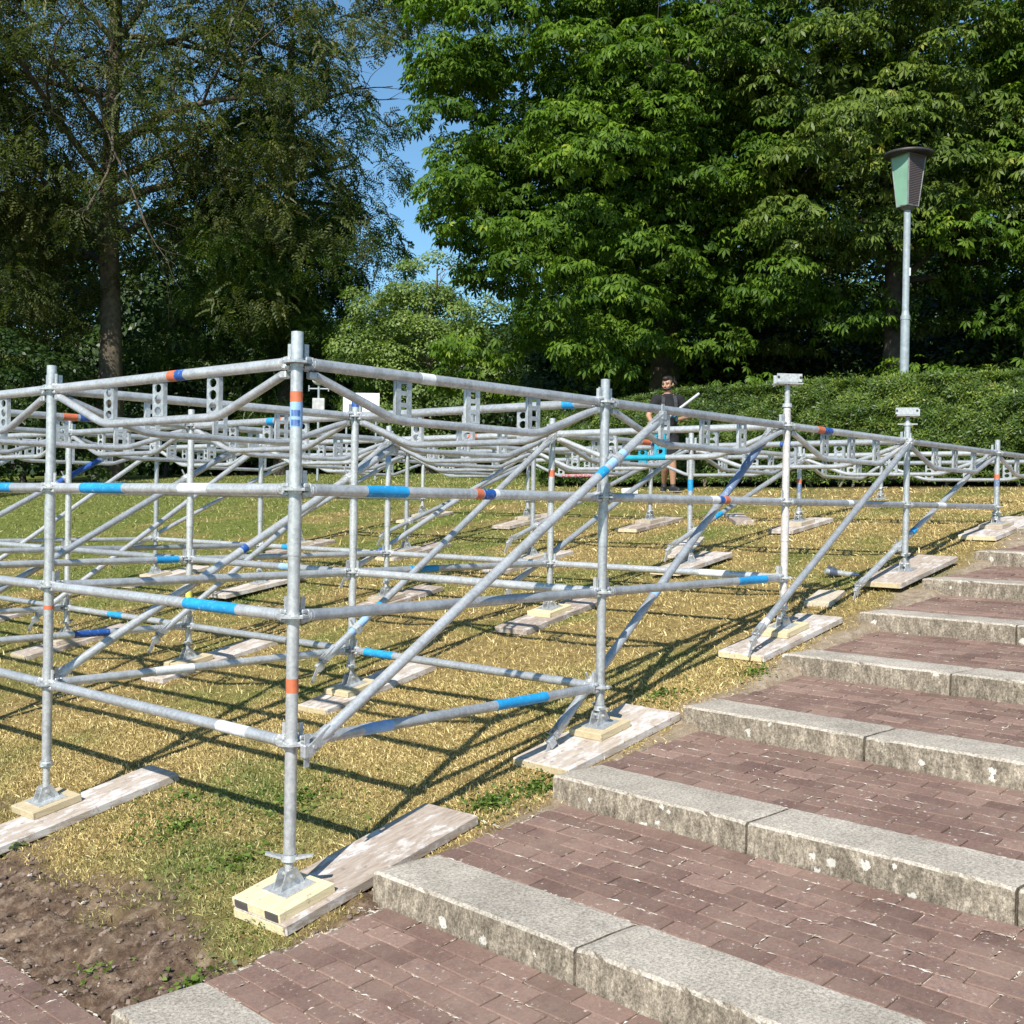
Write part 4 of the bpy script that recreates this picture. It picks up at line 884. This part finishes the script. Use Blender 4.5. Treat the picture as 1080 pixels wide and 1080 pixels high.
for s in 'lr':
    capsule(mb, J['collar'], J[s + 's'], .08, .066); capsule(mb, J[s + 's'], J[s + 'e'], .058, .043); capsule(mb, J[s + 'e'], J[s + 'w'], .042, .028)
    capsule(mb, J[s + 'h'], J[s + 'k'], .088, .058); capsule(mb, J[s + 'k'], J[s + 'k'].lerp(J[s + 'a'], .35), .055, .060); capsule(mb, J[s + 'k'].lerp(J[s + 'a'], .35), J[s + 'a'], .060, .037)
fd = (Tv * .80 - Rv * .58 - Vector((0, 0, .18))).normalized(); fr = fd.cross(Vector((0, 0, 1))).normalized(); fu = fr.cross(fd)      # facing direction of the head
H = J['head']
mb.sphere(H + fu * .035 - fd * .012, (.080, .080, .098), 20, 14); mb.sphere(H - fu * .035 + fd * .022, (.062, .062, .072), 16, 10)
mb.sphere(H - fu * .075 + fd * .055, (.026, .026, .024)); capsule(mb, H + fu * .015 + fd * .078, H - fu * .022 + fd * .100, .010, .015, 8)     # chin, nose
for s in (-1, 1):
    mb.sphere(H + fr * (.085 * s) - fu * .005 - fd * .005, (.018, .018, .032)); mb.sphere(H + fr * (.034 * s) + fu * .030 + fd * .070, (.022, .022, .010)); mb.sphere(H + fr * (.042 * s) - fu * .02 + fd * .058, (.022, .022, .022))
body = fuse('body', mb, SKIN, man, .009, 4)
mb = MB()
for s in (-1, 1): mb.sphere(H + fr * (.031 * s) + fu * .013 + fd * .079, .0105, 10, 8)
obj('eyes', mb, mat_plain('eye', (.10, .07, .05), .3), man)
mb = MB()
for s in (-1, 1): capsule(mb, H + fr * (.014 * s) + fu * .034 + fd * .088, H + fr * (.052 * s) + fu * .036 + fd * .068, .005, .004, 6)
obj('eyebrows', mb, HAIR, man)
mb = MB(); mb.sphere(H + fu * .066 - fd * .022, (.081, .081, .066), 20, 12); mb.sphere(H + fu * .02 - fd * .045, (.078, .078, .080)); mb.sphere(H + fu * .094 + fd * .040, (.056, .056, .036))
for s_ in (-1, 1): mb.sphere(H + fr * (.070 * s_) + fu * .030 + fd * .005, (.024, .024, .045))
fuse('hair', mb, HAIR, man, .009, 2)
mb = MB()
for a in np.linspace(-1.15, 1.15, 11): mb.sphere(H - fu * (.066 - .012 * abs(a)) + fd * (.052 * math.cos(a) + .012) + fr * (.064 * math.sin(a)), .028 - .004 * abs(a), 8, 6)
mb.sphere(H - fu * .036 + fd * .089, (.020, .020, .007)); fuse('beard', mb, HAIR, man, .008, 2)
mb = MB(); mb.path([H - fu * .050 + fd * .092 - fr * .018, H - fu * .052 + fd * .096, H - fu * .050 + fd * .092 + fr * .018], .0055, 8); obj('mouth', mb, mat_plain('lips', (.30, .12, .10), .5), man)
mb = MB(); capsule(mb, J['pelvis'] + Vector((0, 0, -.01)), J['waist'], .160, .142); capsule(mb, J['waist'], J['chest'], .142, .166); capsule(mb, J['chest'], J['collar'], .158, .096)
for s in 'lr': capsule(mb, J['collar'] - Vector((0, 0, .02)), J[s + 's'], .088, .080); capsule(mb, J[s + 's'], J[s + 's'].lerp(J[s + 'e'], .62), .076, .070)
fuse('shirt', mb, BLACK, man, .011, 4)
mb = MB()
for s in (-1, 1):
    q = [Pm(.085 * s, .0, 1.47), Pm(.088 * s, .13, 1.47), Pm(.095 * s, .222, 1.36), Pm(.10 * s, .225, 1.22), Pm(.10 * s, .18, 1.05)]
    for a, b_ in zip(q[:-1], q[1:]): mb.box((a + b_) / 2, ((b_ - a).length + .01, .05, .012), b_ - a, Rv)
obj('suspenders', mb, VEST, man)
mb = MB(); capsule(mb, J['lh'] + Rv * -.03, J['rh'] + Rv * .03, .135, .135)
for s in 'lr': capsule(mb, J[s + 'h'], J[s + 'h'].lerp(J[s + 'k'], .85), .108, .086)
fuse('shorts', mb, BLACK, man, .012, 4)
for s in 'lr':
    A = J[s + 'a']; f = (Tv * .92 + Rv * (.35 if s == 'l' else -.25)).normalized(); mb = MB()
    capsule(mb, Vector((A.x, A.y, MZ + .048)) - f * .05, Vector((A.x, A.y, MZ + .045)) + f * .11, .045, .042); capsule(mb, Vector((A.x, A.y, MZ + .045)) + f * .11, Vector((A.x, A.y, MZ + .036)) + f * .18, .042, .034); capsule(mb, Vector((A.x, A.y, MZ + .05)), A + Vector((0, 0, .02)), .045, .044)
    fuse('shoe', mb, SHOE, man, .009, 3)
    mb = MB(); mb.box(Vector((A.x, A.y, MZ + .010)) + f * .06, (.30, .088, .02), f, f.cross(Vector((0, 0, 1))), .006); obj('sole', mb, mat_plain('grey_sole', (.25, .25, .25), .8), man)
# the tube in his hands
ta = Pm(-.36, .46, .87); tb = Pm(.44, .24, 1.50); td = (tb - ta).normalized()
mb = MB(); mb.path([ta, tb], .0242, 14); tt = obj('scaffold_tube', mb, STEEL); tag(tt, 'short bright tube held slanting in the hands of the worker', 'tube')
def hand(wrist, at, parent, side):
    mb = MB(); c = ta + td * (at - ta).dot(td); out = (wrist - c); out = (out - td * out.dot(td)).normalized(); q = td.cross(out) * side
    palm = c + out * .044; capsule(mb, wrist, palm + out * .012, .028, .032, 10)
    mb.box(palm, (.085, .03, .075), td, out, .01)
    for k in range(4):
        o_ = td * (-.033 + .022 * k); L = (.9, 1., .97, .8)[k]
        pts = [palm + o_ + q * .030 + out * -.004, c + o_ + q * (.037 * L), c + o_ - out * .028 * L + q * .026, c + o_ - out * .037 * L - q * .008, c + o_ - out * .022 * L - q * .030]
        mb.path(pts, [.0105, .0105, .0098, .009, .0075], 8)
    pts = [palm - td * .035 - q * .02, c - td * .045 - q * .036 + out * .016, c - td * .038 - q * .037 - out * .012, c - td * .022 - q * .028 - out * .028]; mb.path(pts, [.013, .012, .011, .009], 8)
    for i_ in range(len(mb.sm)): mb.sm[i_] = True
    obj('glove', mb, GLOVE, parent)
hand(J['lw'], J['lw'], man, 1); hand(J['rw'], J['rw'], man, -1)
p = Pm(-.62, .6, 0); mb = MB(); mb.box((p.x, p.y, G0(p.x, p.y) + .07), (.20, .16, .13), (.9, -.3, .1), (.3, .9, 0), .01)
tag(obj('white_carton', mb, mat_plain('white_carton', (.7, .7, .7), .6, 0, 6, .1)), 'crumpled white carton on the grass beside the worker', 'box')

# ------------------------------------------------------------------ light, sky, camera
az, el = math.radians(20.6), math.radians(39.8)
to_sun = Vector((-math.cos(az) * math.cos(el), -math.sin(az) * math.cos(el), math.sin(el)))
L = bpy.data.lights.new('sun', 'SUN'); L.energy = 5.0; L.angle = math.radians(.5); L.color = (1., .955, .88)
lo = bpy.data.objects.new('sun', L); COL.objects.link(lo); lo.rotation_euler = (-to_sun).to_track_quat('-Z', 'Y').to_euler(); lo.location = to_sun * 30
w = bpy.data.worlds.new('World'); S.world = w; w.use_nodes = True; nt = w.node_tree
sk = nt.nodes.new('ShaderNodeTexSky'); sk.sky_type = 'NISHITA'; sk.sun_disc = False; sk.sun_elevation = el; sk.sun_rotation = math.atan2(to_sun.x, to_sun.y); sk.air_density = 1.0; sk.dust_density = .3; sk.ozone_density = 1.6
tint_ = mix(nt, 1.0, sk.outputs[0], (.74, 1.0, 1.08), 'MULTIPLY'); nt.links.new(tint_, nt.nodes['Background'].inputs[0]); nt.nodes['Background'].inputs[1].default_value = .10
S.view_settings.view_transform = 'Standard'; S.view_settings.look = 'None'; S.view_settings.gamma = 1; S.view_settings.exposure = .60
cam = bpy.data.cameras.new('camera'); co = bpy.data.objects.new('camera', cam); COL.objects.link(co)
r = Vector((.66035, -.75077, .01676)); u = Vector((-.005157, .017788, .999828)); f = Vector((.75094, .66032, -.007874))
M = Matrix((( r.x, u.x, -f.x, -2.81062), (r.y, u.y, -f.y, -3.61093), (r.z, u.z, -f.z, -.03887), (0, 0, 0, 1))); co.matrix_world = M
cam.sensor_width = 36; cam.lens = 36 * 1203.52 / 1080; cam.clip_start = .05; cam.clip_end = 600; S.camera = co
S.cycles.max_bounces = 6; S.cycles.transparent_max_bounces = 4
